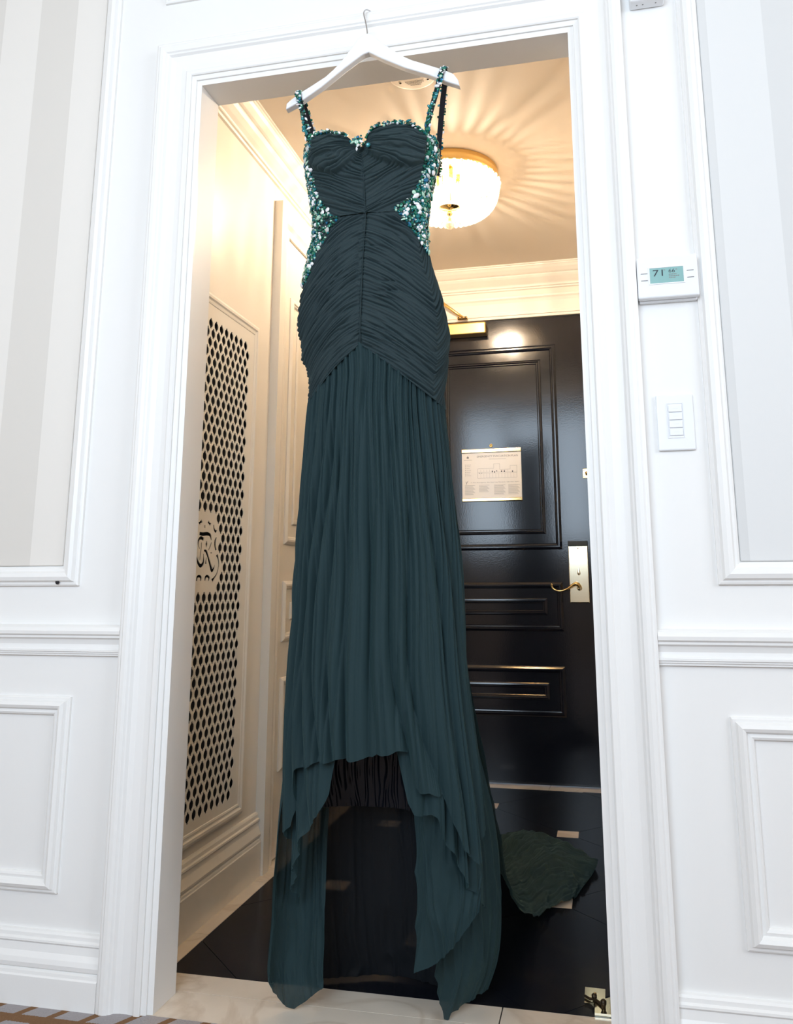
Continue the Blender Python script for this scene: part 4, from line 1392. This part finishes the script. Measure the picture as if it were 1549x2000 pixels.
# back panel swept away into the hall: the train
sheet('train', [
    [(-0.580, 0.080, 0.84), (-0.500, 0.095, 0.84), (-0.390, 0.095, 0.84), (-0.310, 0.045, 0.84)],
    [(-0.590, 0.110, 0.62), (-0.500, 0.130, 0.64), (-0.380, 0.130, 0.64), (-0.276, 0.070, 0.62)],
    [(-0.560, 0.300, 0.46), (-0.470, 0.320, 0.46), (-0.370, 0.300, 0.46), (-0.256, 0.140, 0.46)],
    [(-0.540, 0.560, 0.28), (-0.450, 0.580, 0.27), (-0.350, 0.500, 0.26), (-0.245, 0.220, 0.30)],
    [(-0.520, 0.860, 0.12), (-0.430, 0.860, 0.11), (-0.320, 0.700, 0.10), (-0.225, 0.360, 0.13)],
    [(-0.480, 1.080, 0.030), (-0.400, 1.050, 0.040), (-0.290, 0.860, 0.050), (-0.200, 0.560, 0.035)],
    [(-0.420, 1.210, 0.010), (-0.330, 1.120, 0.055), (-0.230, 0.950, 0.065), (-0.170, 0.690, 0.012)],
    [(-0.368, 1.275, 0.006), (-0.260, 1.190, 0.050), (-0.150, 1.000, 0.055), (-0.125, 0.760, 0.006)],
    [(-0.300, 1.255, 0.004), (-0.190, 1.200, 0.010), (-0.060, 1.075, 0.012), (-0.108, 0.800, 0.004)],
], 220, 0.0040, 30, 23, M['chiffon'], 16, 0.011)
# sheer back panel down to the floor, blackened to stand for its unlit inside
sheet('back_panel', [
    [(-0.610, 0.110, 0.66), (-0.530, 0.125, 0.66), (-0.450, 0.125, 0.66), (-0.360, 0.110, 0.66)],
    [(-0.625, 0.130, 0.45), (-0.530, 0.150, 0.45), (-0.450, 0.150, 0.45), (-0.350, 0.130, 0.45)],
    [(-0.640, 0.160, 0.22), (-0.530, 0.190, 0.22), (-0.450, 0.190, 0.22), (-0.340, 0.160, 0.22)],
    [(-0.650, 0.190, 0.060), (-0.530, 0.230, 0.060), (-0.450, 0.230, 0.060), (-0.330, 0.190, 0.060)],
    [(-0.640, 0.200, 0.006), (-0.530, 0.240, 0.006), (-0.450, 0.240, 0.006), (-0.330, 0.200, 0.006)],
], 130, 0.0045, 14, 77, M['shaded_chiffon'])
# black satin lining showing under the raised hem
sheet('lining', [
    [(-0.600, 0.020, 0.66), (-0.530, 0.045, 0.66), (-0.450, 0.050, 0.66), (-0.370, 0.020, 0.66)],
    [(-0.600, 0.030, 0.52), (-0.530, 0.055, 0.52), (-0.450, 0.060, 0.52), (-0.372, 0.030, 0.52)],
    [(-0.596, 0.040, 0.40), (-0.530, 0.062, 0.40), (-0.450, 0.066, 0.40), (-0.374, 0.040, 0.40)],
], 160, 0.0042, 20, 57, M['lining'])

# --- straps: front run up to the hanger, over it and down behind
STR = [([(-0.6160, -0.072, 1.862), (-0.6210, -0.070, 1.890), (-0.6300, -0.068, 1.925), (-0.6400, -0.066, 1.965), (-0.6480, -0.064, 1.9905), (-0.6500, -0.056, 2.0010), (-0.6500, -0.046, 2.0020), (-0.6485, -0.036, 1.9930), (-0.6420, -0.018, 1.962), (-0.6320, 0.004, 1.915), (-0.6230, 0.018, 1.870), (-0.618, 0.022, 1.80)]),
       ([(-0.3370, -0.070, 1.838), (-0.3345, -0.069, 1.870), (-0.3270, -0.067, 1.905), (-0.3160, -0.066, 1.945), (-0.3060, -0.065, 1.985), (-0.3010, -0.060, 2.0080), (-0.3000, -0.050, 2.0130), (-0.3000, -0.040, 2.0090), (-0.3040, -0.028, 1.985), (-0.3130, -0.010, 1.945), (-0.3220, 0.008, 1.895), (-0.3280, 0.018, 1.850), (-0.333, 0.022, 1.79)])]
JW = []          # jewel seats: (position, normal)
rs = random.Random(11)
for pts in STR:
    P = smooth_path(pts, 8)
    n = len(P)
    hw = 0.0062
    L_, R_ = [], []
    nrm = []
    for i, p in enumerate(P):
        t_ = (P[min(i + 1, n - 1)] - P[max(i - 1, 0)]).normalized()
        x_ = Vector((1, 0, 0)); x_ = (x_ - t_ * x_.dot(t_)).normalized()
        nn = x_.cross(t_)          # outwards
        if i < n * 0.4 and nn.y > 0:
            nn = -nn
        nrm.append((p, x_, nn))
    sgn_ = 1
    vs, fs = [], []
    for p, x_, nn in nrm:
        o_ = x_.cross(nn)
        vs += [p - x_ * hw, p + x_ * hw, p + x_ * hw + nn * 0.0012, p - x_ * hw + nn * 0.0012]
    for i in range(n - 1):
        for k in range(4):
            a, b = i * 4 + k, i * 4 + (k + 1) % 4
            fs.append((a, b, b + 4, a + 4))
    st_ = fix_normals(mesh_obj('strap', vs, fs, M['velvet'], gown))
    for i, (p, x_, nn) in enumerate(nrm):
        cen = Vector((p.x, -0.05, 1.93))
        for rep in range(3):
            e = rs.uniform(-1, 1) * hw
            j = min(n - 1, i + 1)
            q_ = p.lerp(nrm[j][0], rs.random())
            back = i > n * 0.58
            out = nn if True else nn
            if back:
                out = Vector((out.x, abs(out.y), out.z))
                if rep:
                    continue
                e = (1 if rs.random() < 0.8 else -1) * (hw + 0.0012)
            JW.append((q_ + x_ * e + out * (0.0022 if not back else 0.0015), out, 0.85 if not back else 0.6, 'strap'))


# --- jewels on the side panels and along the neckline
def seat(x, z, right):
    """nearest point of the bodice/hip surface at this side for given x, z"""
    p_ = phi_of_x(x, z)
    X_, Y_, nx, ny, *_r = body(p_, z)
    return Vector((float(X_), float(Y_), z)), Vector((float(nx), float(ny), 0))


def bodice_lift(p, z):
    if z > 1.656:
        phs, zc, H = BOD
        i = min(len(phs) - 1, int(np.searchsorted(phs, p)))
        v = (z - ZB) / (zc[i] - ZB)
    else:
        phs, zc, H = HIP
        i = min(len(phs) - 1, int(np.searchsorted(phs, p)))
        v = (z - ZT) / (zc[i] - ZT)
    if v > 1.01:
        return None
    return float(H[int(np.clip(v, 0, 1) * (H.shape[0] - 1)), i]) + 0.0008


tries = 0
for (tab, right, zlo, zhi, N) in ((RIN, True, 1.487, 1.858, 1900), (LIN, False, 1.512, 1.864, 1200)):
    k = 0
    while k < N:
        z = rs.uniform(zlo, zhi)
        pin = float(phi_of_x(iz(tab, z), z))
        lim = 2.05 if right else -1.75
        if right:
            wtop = 2.05 if z > 1.60 else 1.62 - (1.60 - z) * 4.2
            if wtop <= pin:
                continue
            p_ = rs.uniform(pin, wtop)
        else:
            wtop = -1.75 if z > 1.60 else -1.62 + (1.60 - z) * 2.0
            if wtop >= pin:
                continue
            p_ = rs.uniform(wtop, pin)
        # density by area
        X_, Y_, nx, ny, xc_, w_ = body(p_, z)
        if rs.random() > 0.55 + 0.45 * abs(math.cos(p_)):
            continue
        nrm_ = Vector((float(nx), float(ny), 0))
        lf = bodice_lift(p_, z)
        if lf is None:
            continue
        pos = Vector((float(X_), float(Y_), z)) + nrm_ * (lf + rs.uniform(0, 0.002))
        JW.append((pos, nrm_, 1.0, 'side'))
        k += 1
# neckline edging
ci = np.argmin(np.abs(ph))
edge = [(float(BX_[-1, i]), float(BY_[-1, i]), float(BZ_[-1, i])) for i in range(40, nu - 40) if abs(ph[i]) < 1.35]
for k in range(330):
    p_ = Vector(rs.choice(edge))
    JW.append((p_ + Vector((rs.uniform(-.003, .003), rs.uniform(-0.003, 0.002), rs.uniform(-0.002, 0.005))), Vector((0, -0.8, 0.6)), 0.72, 'neck'))
for k in range(26):
    JW.append((Vector((-0.484 + rs.gauss(0, 0.009), -0.118, 1.822 + rs.gauss(0, 0.006))), Vector((0, -1, 0.2)), 0.9, 'neck'))


def gem_mat(name, col, metal, rough, trans=0.0):
    return pmat(name, col, rough, metal, 0.6, **{'Transmission Weight': trans, 'Coat Weight': 0.25, 'Coat Roughness': 0.05})


GM = [gem_mat('emerald_glass', (0.006, 0.16, 0.10), 0.2, 0.12), gem_mat('deep_teal_glass', (0.006, 0.17, 0.19), 0.2, 0.12), gem_mat('mint_glass', (0.42, 0.66, 0.52), 0.1, 0.15),
      gem_mat('clear_crystal', (0.90, 0.90, 0.93), 0.15, 0.10), gem_mat('dark_bottle_green', (0.004, 0.05, 0.036), 0.2, 0.15), gem_mat('blue_zircon', (0.012, 0.15, 0.30), 0.35, 0.1), gem_mat('pale_grey_crystal', (0.55, 0.60, 0.60), 0.2, 0.12)]
WT = [0.27, 0.26, 0.08, 0.08, 0.21, 0.05, 0.05]


def cut_gem(kind):
    """unit gem lying in the x-y plane, domed towards +z"""
    sx, sy = {'round': (1, 1), 'oval': (0.75, 1.25), 'drop': (0.75, 1.3), 'marquise': (0.55, 1.5)}[kind]
    seg = 8
    vs = []
    for rr, zz in ((0.92, -0.05), (1.0, 0.12), (0.78, 0.42), (0.42, 0.60)):
        for k in range(seg):
            a = 2 * PI * k / seg
            x_, y_ = math.cos(a), math.sin(a)
            if kind == 'drop':
                x_ *= (1 - 0.45 * max(0, y_))
            if kind == 'marquise':
                x_ *= 1 - 0.4 * abs(y_)
            vs.append((x_ * rr * sx, y_ * rr * sy, zz))
    fs = [tuple(range(seg - 1, -1, -1))]
    for i in range(3):
        for k in range(seg):
            a, b = i * seg + k, i * seg + (k + 1) % seg
            fs.append((a, b, b + seg, a + seg))
    fs.append(tuple(range(3 * seg, 4 * seg)))
    return vs, fs


PROTO = {}


def gem_mesh(kind, mi):
    if (kind, mi) not in PROTO:
        vs, fs = cut_gem(kind)
        me = bpy.data.meshes.new('gemstone')
        me.from_pydata(vs, [], fs)
        me.materials.append(GM[mi])
        PROTO[(kind, mi)] = me
    return PROTO[(kind, mi)]


ico = bmesh.new()
bmesh.ops.create_icosphere(ico, subdivisions=1, radius=1.0)
IV = np.array([v.co[:] for v in ico.verts]); IF = np.array([[v.index for v in f.verts] for f in ico.faces])
ico.free()
rs.shuffle(JW)
# the larger stones: parts of their own, spread so that they do not sit on one another
big, used = [], []
for want in ('side', 'strap', 'neck'):
    cap = {'side': 185, 'strap': 62, 'neck': 43}[want]
    n = 0
    for jw in JW:
        if jw[3] != want or n >= cap:
            continue
        p = jw[0]
        if any((p - q_).length < 0.0084 for q_ in used):
            continue
        used.append(p); big.append(jw); n += 1
bigset = set(id(j) for j in big)
gl_ = world_loc(gown)
for (p, nn, sc, where) in big:
    kind = rs.choices(['round', 'oval', 'drop', 'marquise'], [0.55, 0.2, 0.15, 0.10])[0]
    mi = rs.choices(range(7), [0.20, 0.19, 0.15, 0.23, 0.09, 0.05, 0.09])[0]
    r = (rs.uniform(0.0040, 0.0062) if rs.random() < 0.8 else rs.uniform(0.0062, 0.0082)) * sc
    o = bpy.data.objects.new('gemstone', gem_mesh(kind, mi))
    COL.objects.link(o)
    nn = (nn + Vector((rs.gauss(0, .25), rs.gauss(0, .25), rs.gauss(0, .25)))).normalized()
    q_ = nn.to_track_quat('Z', 'Y')
    o.rotation_mode = 'QUATERNION'
    q2 = q_ @ Matrix.Rotation(rs.uniform(0, 2 * PI), 3, 'Z').to_quaternion()
    o.rotation_quaternion = q2
    o.scale = (r, r, r * 0.9)
    o.parent = gown
    o.location = Vector(p) + nn * 0.0012 - gl_
V_, F_, MI_ = [], [], []
nb = 0
for jw in JW:
    if id(jw) in bigset:
        continue
    p, nn, sc, where = jw
    r = rs.uniform(0.0018, 0.0036) * (0.9 if where == 'strap' else 1.0)
    V_.append(IV * np.array([r, r, r * rs.uniform(0.8, 1.3)]) + np.array(p))
    F_.append(IF + nb)
    MI_.append(np.full(len(IF), rs.choices(range(7), WT)[0]))
    nb += len(IV)
V_ = np.concatenate(V_); F_ = np.concatenate(F_); MI_ = np.concatenate(MI_)
me = bpy.data.meshes.new('seed_beading')
me.from_pydata(V_.tolist(), [], F_.tolist())
for g_ in GM:
    me.materials.append(g_)
me.polygons.foreach_set('material_index', MI_.astype(np.int32))
me.update()
o = bpy.data.objects.new('seed_beading', me)
COL.objects.link(o)
attach(o, gown)
o['kind'] = 'stuff'
o['label'] = 'dense green and clear seed beads'
# crystal drop hanging from the centre of the neckline
vs, fs = tube_verts([(-0.4840, -0.122, 1.818), (-0.4838, -0.124, 1.806), (-0.4837, -0.124, 1.802)], [0.0006, 0.0006, 0.0006], 6)
mesh_obj('pendant_thread', vs, fs, GM[2], gown)
v2, f2 = gem_verts((-0.4837, -0.124, 1.7965), 0.0026, 0.0058, 6)
mesh_obj('pendant_drop', v2, f2, GM[3], gown)
